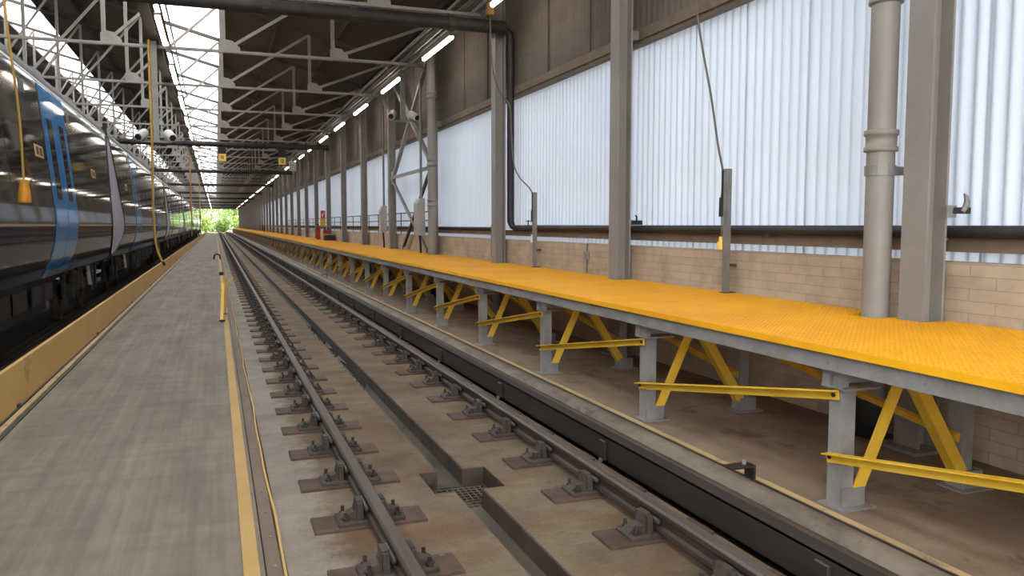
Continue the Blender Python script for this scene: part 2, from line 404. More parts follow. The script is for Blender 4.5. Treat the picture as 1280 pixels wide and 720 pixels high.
# left side and far end of the shed
mb = MB(); mb.box(-14.4, -14.2, YA, YB, -.6, 6.5); corr_wall(mb, -14.3, .024, .146, YA, YB, 10.0, RZ(-14.2)); struct('wall_left', mb, M['clad'])
mb = MB(); corr_wall(mb, -14.3, .024, .146, YA, YB, 6.5, 10.0); struct('window_2', mb, M['sheet'])
mb = MB()
mb.prism([(-14.3, 5.55), (5.7, 5.55), (5.7, RZ(5.7)), (-14.3, RZ(-14.3))], YB-.15, YB); struct('wall_back', mb, M['clad'])

# roof: corrugated sheets, opaque and clear strips -----------------------
def roof_strip(mb, x0, x1, dz=0):
    per, pitch, amp = 6, .146, .024
    n = int((YB-YA)/pitch*per); v = []; f = []
    for i in range(n+1):
        y = YA + i*pitch/per; h = amp*math.cos(2*math.pi*(i % per)/per)
        v += [(x0, y, RZ(x0)+h+dz), (x1, y, RZ(x1)+h+dz)]
    for i in range(n): f.append((2*i, 2*i+1, 2*i+3, 2*i+2))
    mb.smooth = True; mb.add(v, f); mb.smooth = False
mb = MB()
for a, b in ((-10.6, -8.36), (-6.30, -1.85), (.30, 5.8)): roof_strip(mb, a, b)
struct('ceiling', mb, M['roof'])
mb = MB(); roof_strip(mb, -8.40, -6.26, .03); roof_strip(mb, -1.89, .34, .03); roof_strip(mb, -14.3, -10.56, .03)  # leftmost strip is an unseen skylight, added to brighten the shed
struct('window_3', mb, M['rooflight'])

# purlins
px = [5.2, 3.56, 1.94, .33, -1.3, -2.9, -4.5, -6.1, -8.3, -9.9, -11.6]
for i, x in enumerate(px):
    z = RZ(x) - .03
    mb = MB(); mb.prism([(x-.03, z-.13), (x+.03, z-.13), (x+.03, z-.115), (x-.018, z-.115), (x-.018, z), (x-.03, z)], YA, YB)
    tag(obj('roof_purlin', mb, M['purlin'], base=(x, 0, z)), f'long dark purlin under the roof sheets, {nth(i+1)} counted from the sheeted window wall', 'purlin', 'roof purlins')

# ------------------------------------------------------------------ trusses
PX = [2.77, .28, -2.21, -4.70, -7.19, -9.68, -12.17]
def build_truss(Y, root):
    lo = TIE
    P = []
    mb = MB(); mb.box(-12.3, 4.86, Y-.07, Y-.036, lo-.028, lo+.028); mb.box(-12.3, 4.86, Y+.036, Y+.07, lo-.028, lo+.028)
    P.append(('bottom_chord', mb, M['truss']))
    mb = MB(); mb.bar((-12.3, Y, RZ(-12.3)-.22), (5.3, Y, RZ(5.3)-.22), .09, .12); P.append(('top_chord', mb, M['chord']))
    tops = [5.2] + PX
    for x in PX:
        mb = MB(); mb.box(x-.042, x+.042, Y-.03, Y+.03, lo-.02, RZ(x)-.25); mb.box(x-.042, x-.03, Y-.05, Y+.05, lo+.03, RZ(x)-.25); P.append(('truss_post', mb, M['truss']))
    for i, x in enumerate(PX):
        xt = tops[i]
        mb = MB(); mb.angle((x+.06, Y, lo+.06), (xt-.04, Y, RZ(xt)-.30), .078, .012); P.append(('truss_diagonal', mb, M['truss']))
    for x in PX:
        mb = MB()
        v = [(x-.07, lo-.03), (x+.36, lo-.03), (x+.36, lo+.10), (x+.20, lo+.25), (x+.02, lo+.28), (x-.07, lo+.22)]
        mb.prism(v, Y-.034, Y+.034-.056); P.append(('gusset_plate', mb, M['truss']))
    # end bracket to the stanchion
    mb = MB(); mb.tube([(4.80, Y, lo-.02), (5.00, Y, lo-.05), (5.10, Y, lo-.16), (5.14, Y, lo-.4)], .03); P.append(('end_bracket', mb, M['conduit']))
    if root is None:
        j = MB(); mats = [M['truss'], M['chord'], M['conduit']]
        for n, m, mt in P:
            j.mi = mats.index(mt); j.add(m.v, m.f)
        return j, mats
    for n, m, mt in P: obj(n, m, mt, root)
NEAR_T = 16
t0 = thing('roof_truss', (0, colY(0), TIE), 'grey lattice roof truss, first from the camera', 'truss', 'roof trusses')
build_truss(colY(0), t0)
for n in range(1, NEAR_T): dup(t0, (0, colY(n), TIE), f'grey lattice roof truss, {nth(n+1)} from the camera')
j, mats = build_truss(0, None)
tf = None
for n in range(NEAR_T, NC):
    lab = f'grey lattice roof truss, {nth(n+1)} from the camera towards the open end'
    if tf is None: tf = obj('roof_truss', j, mats, base=(0, 0, TIE)); tf.location = (0, colY(n), TIE); tag(tf, lab, 'truss', 'roof trusses')
    else: dup(tf, (0, colY(n), TIE), lab)

# longitudinal dark beam over the walkway and service runs
mb = MB(); mb.box(-1.27, -1.07, YA, YB, TIE+.06, TIE+.10); mb.box(-1.19, -1.15, YA, YB, TIE+.10, TIE+.38); mb.box(-1.27, -1.07, YA, YB, TIE+.38, TIE+.42)
tag(obj('roof_girder', mb, M['beamd'], base=(-1.17, 0, TIE+.06)), 'long dark girder running above the walkway beside the strip lights', 'girder')
mb = MB(); mb.tube([(-.87, YA, TIE+.055), (-.87, YB, TIE+.055)], .02, 6)
tag(obj('conduit_run', mb, M['beamd'], base=(-.87, 0, TIE+.055)), 'thin dark conduit above the strip lights over the walkway', 'conduit')
for i, (x, z, r, m) in enumerate([(4.28, TIE+.09, .03, 'conduit'), (4.40, TIE+.10, .02, 'beamd'), (4.52, TIE+.10, .045, 'conduit'), (4.66, TIE+.09, .022, 'conduit')]):
    mb = MB(); mb.tube([(x, YA, z), (x, YB, z)], r, 8)
    tag(obj('conduit_run', mb, M[m], base=(x, 0, z)), f'straight service pipe along the eaves above the wall-side lights, {nth(i+1)} from the walkway', 'conduit', 'service pipes along the eaves')
mb = MB(); mb.box(4.80, 4.93, YA, YB, TIE+.10, TIE+.115); mb.box(4.80, 4.81, YA, YB, TIE+.115, TIE+.17); mb.box(4.92, 4.93, YA, YB, TIE+.115, TIE+.17)
tag(obj('cable_tray', mb, M['conduit'], base=(4.9, 0, TIE+.1)), 'open steel cable tray along the eaves beside the columns', 'cable tray')

# big black cross pipes
k = 0
for Y in [colY(n)-.30 for n in (2, 7, 11, 15, 19, 23, 27, 31, 35)]:
    t = thing('cross_pipe', (0, Y, CZ+3.72), f'thick black lagged pipe crossing under the roof, {nth(k+1)} from the camera', 'pipe', 'black cross pipes')
    mb = MB(); mb.tube([(-12.5, Y, CZ+3.74), (-4, Y, CZ+3.74), (1, Y, CZ+3.74), (5.26, Y, CZ+3.74)], .125, 12); obj('lagged_pipe', mb, M['duct'], t)
    for x in (-8.5, -3.4, .9, 2.4, 4.2):
        mb = MB(); mb.lathe([(.145, -.06), (.145, .06)], (x, Y, CZ+3.74), 12, 'x'); obj('pipe_collar', mb, M['beamd'], t)
        mb = MB(); mb.bar((x, Y, CZ+3.86), (x, Y+.2, TIE-.04), .02, .02); obj('hanger', mb, M['beamd'], t)
    k += 1

# ------------------------------------------------------------------ stanchions
def i_sec(xc0, xc1, y, w, tf=.022, tw=.014):
    h = w/2; m = (xc0+xc1)/2
    return [(xc0,y-h),(xc0+tf,y-h),(xc0+tf,y-tw/2),(xc1-tf,y-tw/2),(xc1-tf,y-h),(xc1,y-h),(xc1,y+h),(xc1-tf,y+h),(xc1-tf,y+tw/2),(xc0+tf,y+tw/2),(xc0+tf,y+h),(xc0,y+h)]
def build_col(Y, root):
    P = []
    mb = MB(); mb.vprism(i_sec(5.13, 5.34, Y, .24), 0, RZ(5.2)-.3); P.append(('shaft', mb, M['col']))
    mb = MB(); mb.box(5.02, 5.376, Y-.2, Y+.2, 0, .025); P.append(('base_plate', mb, M['galv']))
    mb = MB(); mb.box(5.0, 5.36, Y-.16, Y+.16, RZ(5.36)-.36, RZ(5.36)-.335); P.append(('head_plate', mb, M['galv']))
    mb = MB(); mb.box(5.345, 5.50, Y-.05, Y+.05, 4.30, 4.42); P.append(('sheet_rail_cleat', mb, M['galv']))
    if root is None: return P
    for n, m, mt in P: obj(n, m, mt, root)
c0 = thing('steel_stanchion', (5.235, C0, 0), 'thick grey steel column beside the downpipe with a hook bracket, first from the camera', 'column', 'wall columns')
build_col(C0, c0)
for n in range(1, NC):
    lab = {1: 'grey steel column with a small black bracket, second from the camera', 2: 'grey steel column with a black pipe down its side, third from the camera',
           3: 'grey steel column behind a downpipe and grey switch box, fourth from the camera', 4: 'grey steel column at the far side of the cross bracing, fifth from the camera'}.get(n, f'grey steel column along the sheeted wall, {nth(n+1)} from the camera')
    dup(c0, (5.235, colY(n), 0), lab)

# black insulated pipe along the wall, rising beside the third column
Y2 = colY(2)
t = thing('heating_pipe', (5.45, 0, CZ-.055), 'black insulated pipe along the top of the brick wall', 'pipe')
pr = 5.45
mb = MB(); mb.tube([(pr, YA, CZ-.055), (pr, Y2-.5, CZ-.055), (pr, Y2-.31, CZ-.055), (pr-.01, Y2-.24, CZ-.03), (pr-.03, Y2-.2, CZ+.06), (pr-.03, Y2-.2, CZ+3.5), (pr-.04, Y2-.2, CZ+3.66), (5.3, Y2-.2, CZ+3.74)], [.05]*3+[.06,.07,.07,.07,.07], 12); obj('insulated_pipe', mb, M['blackpipe'], t)
for i in range(12):
    y = YA + 2 + i*2.2
    if y > Y2-.6: break
    mb = MB(); mb.box(pr-.012, pr+.012, y-.02, y+.02, CZ-.125, CZ-.1); obj('pipe_foot', mb, M['trim'], t)
mb = MB(); mb.lathe([(.012,0),(.012,.1)], (pr, 13.9, CZ-.01), 8); mb.box(pr-.03, pr+.03, 13.86, 13.94, CZ+.06, CZ+.075); obj('valve_stem', mb, M['bolt'], t)
# thin pipe further along, then bars added for shadow lines on the sheets
mb = MB(); mb.tube([(5.46, Y2+.3, CZ-.08), (5.46, YB-40, CZ-.08)], .035, 8); 
tag(obj('wall_pipe', mb, M['blackpipe'], base=(5.46, Y2, CZ-.08)), 'thin black pipe along the brick wall beyond the third column', 'pipe')
t = thing('shadow_bars', (5.5, colY(3), 1.5), 'thin dark double bars for shadow lines above the wall beyond the fourth column', 'shadow bars')
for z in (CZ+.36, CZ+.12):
    mb = MB(); mb.tube([(5.52, colY(3)+1.25, z), (5.52, 70, z)], .018, 6); obj('shadow_bar', mb, M['beamd'], t)
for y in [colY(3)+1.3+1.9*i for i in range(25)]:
    mb = MB(); mb.tube([(5.52, y, 1.5), (5.52, y, CZ+.36)], .014, 6); obj('bar_upright', mb, M['beamd'], t)

# short black pipe by the third column
mb = MB(); mb.tube([(5.30, Y2+.48, 1.13), (5.30, Y2+.48, CZ)], .055, 10); mb.tube([(5.30, Y2+.48, 1.05), (5.30, Y2+.48, 1.14)], .03, 8)
tag(obj('hose_stub', mb, M['black'], base=(5.30, Y2+.48, 1.05)), 'short upright black pipe standing on the yellow deck beside the third column', 'pipe')

# downpipes
def downpipe(Y, X, label, zc, clamp, r=.11):
    t = thing('downpipe', (X, Y, 0), label, 'pipe', 'downpipes')
    mb = MB(); mb.tube([(X, Y, .28), (X, Y, RZ(5.2)-.25)], r, 20); obj('pipe', mb, M['col'], t)
    for z in zc:
        mb = MB(); mb.smooth = True; mb.lathe([(r, -.09), (r+.022, -.085), (r+.022, -.05), (r+.010, -.045), (r+.010, .04), (r+.024, .045), (r+.024, .085), (r, .09)], (X, Y, z), 20); obj('socket_collar', mb, M['col'], t)
    for z in clamp:
        mb = MB(); mb.lathe([(r+.012, -.04), (r+.012, .04)], (X, Y, z), 20); (mb.box(X-.03, X+.03, Y, Y+.32, z-.035, z+.035) if Y > 10 else mb.box(X-.02, X+.19, Y-.06, Y, z-.035, z+.035)); obj('pipe_clamp', mb, M['galv'], t)
    mb = MB(); mb.tube([(X, Y, .34), (X, Y, .2), (X+.03, Y+.03, .12), (X+.05, Y+.2, .1)], r+.04, 14); obj('drain_shoe', mb, M['black'], t)
    return t
downpipe(5.16, 5.12, 'grey cast downpipe with socket collars beside the first column', (CZ+.68, CZ+1.86), (CZ+.44,))
downpipe(19.60, 5.10, 'grey downpipe with several collars in front of the fourth column', (CZ+.55, CZ+1.55, CZ+3.2), (CZ+.38, CZ+1.75))

# bits on the columns
t = thing('hook_bracket', (5.2, C0-.12, CZ+.06), 'small grey steel hook bracket on the side of the first column', 'bracket')
mb = MB(); mb.box(5.30, 5.40, C0-.15, C0-.12, CZ+.055, CZ+.15); obj('mounting_plate', mb, M['galv'], t)
mb = MB(); mb.box(5.36, 5.53, C0-.165, C0-.14, CZ+.085, CZ+.115); mb.box(5.36, 5.53, C0-.165, C0-.155, CZ+.115, CZ+.135); obj('arm', mb, M['bolt'], t)
mb = MB(); mb.tube([(5.44, C0-.16, CZ+.10), (5.475, C0-.165, CZ+.14), (5.485, C0-.165, CZ+.18), (5.47, C0-.165, CZ+.225), (5.45, C0-.165, CZ+.24)], [.022,.024,.02,.014,.006], 8); obj('hook', mb, M['galv'], t)
mb = MB(); mb.box(5.155, 5.20, C0-.0085, C0-.007, CZ+.49, CZ+.53); 
Ys = C0-.007
t = thing('number_plate', (5.18, Ys, CZ+.5), 'tiny grey number plate on the web of the first column', 'plate')
obj('plate', mb, M['greybox'], t)
mb = MB()
for x in (5.163, 5.172, 5.178, 5.188): mb.box(x, x+.003, C0-.010, C0-.0085, CZ+.495, CZ+.525)
for z in (CZ+.495, CZ+.522): mb.box(5.178, 5.191, C0-.010, C0-.0085, z, z+.003)
obj('figures', mb, M['ink'], t)
t = thing('tap_bracket', (5.3, colY(1)-.12, CZ), 'small black clamp bracket on the side of the second column', 'bracket')
y = colY(1)-.14
mb = MB(); mb.box(5.30, 5.36, y, y+.02, CZ-.01, CZ+.07); obj('mounting_plate', mb, M['galv'], t)
mb = MB(); mb.box(5.34, 5.50, y-.02, y+.01, CZ, CZ+.06); mb.tube([(5.42, y, CZ+.05), (5.42, y, CZ+.11), (5.40, y, CZ+.13)], .012, 6); obj('clamp_arm', mb, M['black'], t)

# cross bracing between the fourth and fifth columns
ya, yb = colY(3)+.18, colY(4)-.18
t = thing('wind_brace', (5.24, (ya+yb)/2, 1.04), 'grey steel cross bracing between the fourth and fifth columns', 'bracing')
def br(y0, z0, y1, z1, m='col', x=5.24):
    mb = MB(); mb.angle((x, y0, CZ+z0), (x, y1, CZ+z1), .10, .014, up=(1,0,0)); obj('brace_member', mb, M[m], t)
br(yb, 1.45, ya, 4.4); br(ya, 1.55, yb, 4.4, x=5.27); br(yb, 1.4, ya+.4, -.69); br(ya, 1.5, yb-1.3, -.69, 'purlin', 5.27); br(ya, 1.45, yb, 1.45, x=5.20)
mb = MB(); mb.box(5.18, 5.20, yb-.2, yb+.05, CZ+1.25, CZ+1.65); obj('node_plate', mb, M['col'], t)

# electrical boxes
def ebox(Y, X, w, h, z0, label, pipe_to):
    t = thing('switch_box', (X, Y, z0), label, 'electrical box', 'switch boxes on columns')
    mb = MB(); mb.prism([(X-.1, z0), (X+.1, z0), (X+.1, z0+h+.12), (X-.02, z0+h+.12), (X-.1, z0+h)], Y-w/2, Y+w/2); obj('casing', mb, M['greybox'], t)
    mb = MB(); mb.box(X-.112, X-.1, Y-w/2+.03, Y+w/2-.03, z0+.04, z0+h-.05); obj('cover', mb, M['greybox'], t)
    mb = MB(); mb.tube([(X+.02, Y-w/4, z0+h+.1), (X+.02, Y-w/4, pipe_to)], .035, 8); obj('conduit', mb, M['conduit'], t)
    mb = MB(); mb.tube([(X, Y, z0+.02), (X+.02, Y, z0-.25), (X+.03, Y, 1.05)], .03, 8); obj('cable_tail', mb, M['black'], t)
ebox(20.75, 5.05, .42, .85, CZ-.28, 'grey electrical switch box on the far side of the fourth column', TIE-.2)
ebox(25.95, 5.10, .32, .75, CZ-.25, 'grey electrical box with conduit beyond the fifth column', TIE-.2)

# droppers with twin camera heads
def dropper(X, Y, ztop, zbot, label, yel=False):
    t = thing('camera_dropper', (X, Y, zbot), label, 'camera mount', 'droppers with camera heads')
    mb = MB(); mb.box(X-.05, X+.07, Y-.04, Y+.04, zbot, ztop); obj('drop_post', mb, M['conduit'], t)
    mb = MB(); mb.box(X-.32, X+.32, Y-.06, Y+.06, zbot-.03, zbot); obj('cross_plate', mb, M['conduit'], t)
    for s in (-1, 1):
        mb = MB(); p = Vector((X+s*.23, Y+.12, zbot+.2)); d = Vector((s*.12, -.32, -.14))
        mb.tube([p, p+d*.1, p+d*.9, p+d], [.07,.1,.1,.085], 14); h = obj('camera_head', mb, M['white'], t)
        mb = MB(); mb.tube([p+d*.985, p+d*1.02], .07, 14); obj('lens', mb, M['black'], h)
        mb = MB(); mb.tube([(X+s*.23, Y, zbot), (X+s*.24, Y+.02, zbot+.12)], .02, 6); obj('head_stem', mb, M['conduit'], t)
    if yel:
        mb = MB(); mb.tube([(X-.085, Y-.02, ztop+.02), (X-.085, Y-.02, zbot+.3), (X-.08, Y-.05, zbot-.1)], .03, 8); obj('cable', mb, M['ycable'], t)
dropper(-1.20, 20.05-.35, TIE+.05, CZ+1.86, 'grey hanging post with two white camera heads above the walkway by the train', True)
dropper(4.70, 21.1, TIE+.05, CZ+2.75, 'grey hanging post with two white camera heads in front of the cross bracing')

# hanging cables ----------------------------------------------------------
def smooth_pts(p, n=6):
    p = [Vector(a) for a in p]; out = []
    for i in range(len(p)-1):
        a, b, c, d = p[max(i-1,0)], p[i], p[i+1], p[min(i+2, len(p)-1)]
        for k in range(n):
            t = k/n; out.append(.5*((2*b)+(c-a)*t+(2*a-5*b+4*c-d)*t*t+(3*b-a-3*c+d)*t**3))
    return out+[p[-1]]
t = thing('pendant_socket', (-1.9, 9.89, CZ+.24), 'yellow hanging cable with an orange plug beside the train', 'pendant')
mb = MB(); mb.tube(smooth_pts([(-2.02, 9.89, TIE), (-2.04, 9.89, CZ+3), (-1.99, 9.87, CZ+2), (-1.93, 9.88, CZ+1.2), (-1.915, 9.89, CZ+.47)]), .013, 8); obj('cable', mb, M['ycable'], t)
mb = MB(); mb.smooth = True; mb.lathe([(.03,.25),(.045,.245),(.05,.22),(.045,.20),(.058,.12),(.066,.02),(.064,0)][::-1], (-1.915, 9.89, CZ+.235), 14); obj('plug', mb, M['orange'], t)
mb = MB(); mb.lathe([(.054,0),(.054,.02)], (-1.915, 9.89, CZ+.455), 14); obj('collar', mb, M['yelworn'], t)
t = thing('hanging_cable', (-1.25, 19.6, .8), 'long yellow cable hanging from the camera post down to the yellow board', 'cable', 'yellow cables over the walkway')
mb = MB(); mb.tube(smooth_pts([(-1.285, 19.62, CZ+1.75), (-1.29, 19.6, CZ+1), (-1.30, 19.55, CZ+.2), (-1.27, 19.5, CZ-.4), (-1.19, 19.45, CZ-.72), (-1.13, 19.4, CZ-.82)]), .026, 8); obj('cable', mb, M['ycable'], t)
mb = MB(); mb.tube([(-1.13, 19.4, CZ-.82), (-1.10, 19.38, CZ-.9)], .03, 8); obj('end_fitting', mb, M['black'], t)
for i, Y in enumerate((45.6, 71.0)):
    t = thing('hanging_cable', (-1.2, Y, 1.0), ('yellow cable hanging over the walkway beyond the second black cross pipe', 'thin yellow cable hanging far along the walkway beyond the third black cross pipe')[i], 'cable', 'yellow cables over the walkway')
    mb = MB(); mb.tube([(-1.2, Y, TIE), (-1.2, Y, CZ-.6)], .035, 8); obj('cable', mb, M['ycable'], t)
    mb = MB(); mb.tube([(-1.2, Y, CZ-.6), (-1.2, Y, CZ-.75)], .05, 8); obj('end_fitting', mb, M['black'], t)

# posts on the deck with grey flex
def flex_post(X, Y, ztop, label, cpts, cl):
    t = thing('socket_post', (X, Y, 1.04), label, 'post', 'posts along the wall')
    mb = MB(); mb.box(X-.028, X+.028, Y-.035, Y+.035, 1.045, ztop); obj('post', mb, M['conduit'], t)
    mb = MB(); mb.box(X-.04, X+.09, Y-.06, Y+.06, 1.04, 1.05); mb.box(X+.02, X+.10, Y-.05, Y+.05, 1.33, 1.36); obj('bracket', mb, M['rust'], t)
    mb = MB(); mb.tube(smooth_pts([(X-.01, Y+.06, ztop-.01), (X-.01, Y+.06, ztop-.25), (X-.01, Y+.075, ztop-.33)]), .026, 8); s = obj('hose_sleeve', mb, M['black'], t)
    mb = MB(); mb.tube([(X-.01, Y+.08, ztop-.31), (X-.01, Y+.085, ztop-.52)], .034, 8); obj('grip', mb, M['black'], t)
    mb = MB(); mb.tube([(X-.01, Y+.08, ztop-.5), (X-.01, Y+.08, ztop-.74)], .008, 6); obj('flex', mb, M['cable'], t)
    mb = MB(); mb.lathe([(.045,0),(.045,.08),(.03,.085),(.026,.14)], (X-.01, Y+.085, ztop-.88), 10); obj('plug', mb, M['signy'] if Y < 10 else M['white'], t)
    mb = MB(); mb.tube(smooth_pts(cpts), .0125, 6)
    c = obj('flex_cable', mb, M['cable'], base=cpts[-1]); tag(c, cl, 'cable', 'grey flexes hanging to the posts')
def at(u, v, X):
    zc = 1066.0*X/(u-270.0); return (X, (zc - X*.347)/.938, CZ + (281.0-v)*zc/1000.0)
flex_post(5.27, 7.46, CZ+.61, 'steel post on the deck with a yellow plug, between the first and second columns',
   [(5.0, 7.7, TIE+.05), at(858, -60, 5.05), at(862, 0, 5.08), at(870, 55, 5.12), at(884, 125, 5.18), at(893, 180, 5.22), (5.26, 7.54, CZ+.60)], 'grey flex hanging down to the post with the yellow plug')
flex_post(5.28, 13.15, CZ+.57, 'steel post on the deck with a white plug, between the second and third columns',
   [at(612, 29, 4.88), at(613, 60, 4.90), at(616, 95, 4.95), at(625, 120, 5.08), at(636, 135, 5.15), at(638, 165, 5.2), at(641, 205, 5.22), at(648, 222, 5.24), at(660, 235, 5.26), (5.27, 13.25, CZ+.56)], 'grey flex looping from the third column to the post with the white plug')
p = at(612, 24, 4.88)
mb = MB(); mb.box(p[0]-.06, p[0]+.06, p[1]-.06, p[1]+.06, p[2]-.02, p[2]+.193); mb.box(p[0]-.03, p[0]+.03, p[1]-.10, p[1]-.05, p[2]+.1, p[2]+.16)
tag(obj('junction_box', mb, M['yelworn'], base=p), 'small junction box high on the third column where the grey flex starts', 'electrical box')  # junction box just under the cable tray
# small socket on the wall
mb = MB(); q = (5.365, 11.2, 1.30)
t = thing('wall_socket', q, 'small grey socket box on the brick wall between the second and third columns', 'socket')
mb.cbox(5.33, 5.38, 11.13, 11.27, 1.26, 1.38); obj('box', mb, M['galv'], t)
mb = MB(); mb.tube([(5.366, 11.2, 1.05), (5.366, 11.2, 1.26)], .01, 6); mb.tube([(5.366, 11.2, 1.38), (5.366, 11.2, 1.5)], .01, 6); obj('conduit', mb, M['cable'], t)

# hanging number signs on the second cross pipe
def sign(u, v, X, label, nine):
    Y = 40.06; zc = Y*.938 + X*.347; x = X; z = CZ + (281-v)*zc/1000
    t = thing('hanging_sign', (x, Y, z), label, 'sign', 'yellow signs on the cross pipe')
    mb = MB(); mb.box(x-.17, x+.17, Y-.02, Y+.02, z+.17, CZ+3.61); obj('bracket', mb, M['black'], t)
    mb = MB(); mb.box(x-.2, x+.2, Y-.03, Y+.02, z-.2, z+.2); obj('sign_back', mb, M['beamd'], t)
    mb = MB(); mb.box(x-.17, x+.17, Y-.045, Y-.03, z-.17, z+.17); b = obj('sign_face', mb, M['signy'], t)
    mb = MB(); mb.ring((x, Y-.047, z+.02), .055, .014)
    if nine: mb.tube(smooth_pts([(x+.055, Y-.047, z+.02), (x+.05, Y-.047, z-.06), (x+.0, Y-.047, z-.1)]), .014, 6)
    else: mb.tube([(x+.02, Y-.047, z-.02), (x+.075, Y-.047, z-.06)], .014, 6)
    obj('figure', mb, M['ink'], b)
sign(280, 198, .36, 'yellow square sign hanging from the second cross pipe beside the roof lights', False)
sign(351, 202.5, 3.05, 'yellow square sign hanging from the second cross pipe close to the strip lights', True)
zc = 39.8*.938+3.5*.347
t = thing('speaker_box', (3.52, 40.3, CZ+2.6), 'grey loudspeaker box hanging beside the yellow sign near the strip lights', 'speaker')
mb = MB(); mb.cbox(3.4, 3.72, 40.2, 40.5, CZ+2.6, CZ+3.05); obj('casing', mb, M['greybox'], t)
mb = MB(); mb.box(3.54, 3.58, 40.33, 40.37, CZ+3.05, TIE); obj('hanger', mb, M['conduit'], t)

# ------------------------------------------------------------------ strip lights
def build_light(X, Y, Z, root):
    mb = MB(); mb.prism([(X-.05, Z+.05), (X+.05, Z+.05), (X+.065, Z+.10), (X-.065, Z+.10)], Y-1.22, Y+1.22); obj('fitting', mb, M['fix'], root)
    mb = MB(); mb.prism([(X-.045, Z+.05), (X-.042, Z), (X-.018, Z-.02), (X+.018, Z-.02), (X+.042, Z), (X+.045, Z+.05)], Y-1.2, Y+1.2); obj('diffuser', mb, M['lamp'], root)
    for y in (Y-.8, Y+.8):
        mb = MB(); mb.tube([(X, y, Z+.09), (X, y, TIE+.11)], .008, 6); obj('hanger', mb, M['conduit'], root)
for X, Z, side, off in ((4.77, CZ+3.92, 'wall-side', 2.85), (-.93, CZ+3.88, 'walkway-side', 3.0)):
    gname = 'strip lights along the wall' if side == 'wall-side' else 'strip lights over the walkway'
    L0 = None
    for n in range(-1, NC-1):
        Y = colY(n)+off
        lab = f'white strip light in the {side} row, {nth(n+2)} from the camera'
        if L0 is None:
            L0 = thing('strip_light', (X, Y, Z), lab, 'light', gname); build_light(X, Y, Z, L0)
        else: dup(L0, (X, Y, Z), lab)

# ------------------------------------------------------------------ raised yellow platform
DX0, DX1 = 3.54, 5.36
t = thing('platform_deck', (DX0, 0, 1.0), 'raised yellow grating deck along the brick wall', 'walkway')
mb = MB()
PP = .042
# the grating is cut out round the columns and downpipes
HOLES = [(5.10, colY(n)-.145, colY(n)+.145) for n in range(NC)] + [(4.96, 5.0, 5.32), (4.94, 19.44, 19.76)]
nx = int((DX1-DX0)/PP)
for i in range(nx+1):
    x = DX0 + i*(DX1-DX0)/nx; cuts = sorted((a, b) for h, a, b in HOLES if x > h-.01)
    y = YA
    for a, b in cuts + [(YB-1, 0)]:
        if a > y: mb.box(x-.0065, x+.0065, y, a, 1.0, 1.04)
        y = max(y, b)
def yend(y):
    return min([h for h, a, b in HOLES if a < y < b] + [DX1])
ny = int((70-YA)/PP)
for i in range(ny):
    y = YA + i*PP
    mb.box(DX0, yend(y), y-.0065, y+.0065, 1.002, 1.0398)
y = 70
while y < YB-1:
    mb.box(DX0, yend(y), y-.02, y+.02, 1.002, 1.0398); y += .126
obj('grating', mb, M['grate'], t)
mb = MB(); mb.box(DX0-.012, DX0, YA, YB-1, .995, 1.041); obj('nosing', mb, M['grate'], t)
def channel(x, d, y0, y1, z0, z1):
    return MB().prism([(x, z0), (x+d*.06, z0), (x+d*.06, z0+.012), (x+d*.012, z0+.012), (x+d*.012, z1-.012), (x+d*.06, z1-.012), (x+d*.06, z1), (x, z1)][::int(d)], y0, y1)
obj('edge_channel', channel(DX0+.02, 1, YA, YB-1, .885, .996), M['galv'], t)
obj('edge_channel', MB().box(5.346, 5.372, YA, YB-1, .885, .999), M['galv'], t)
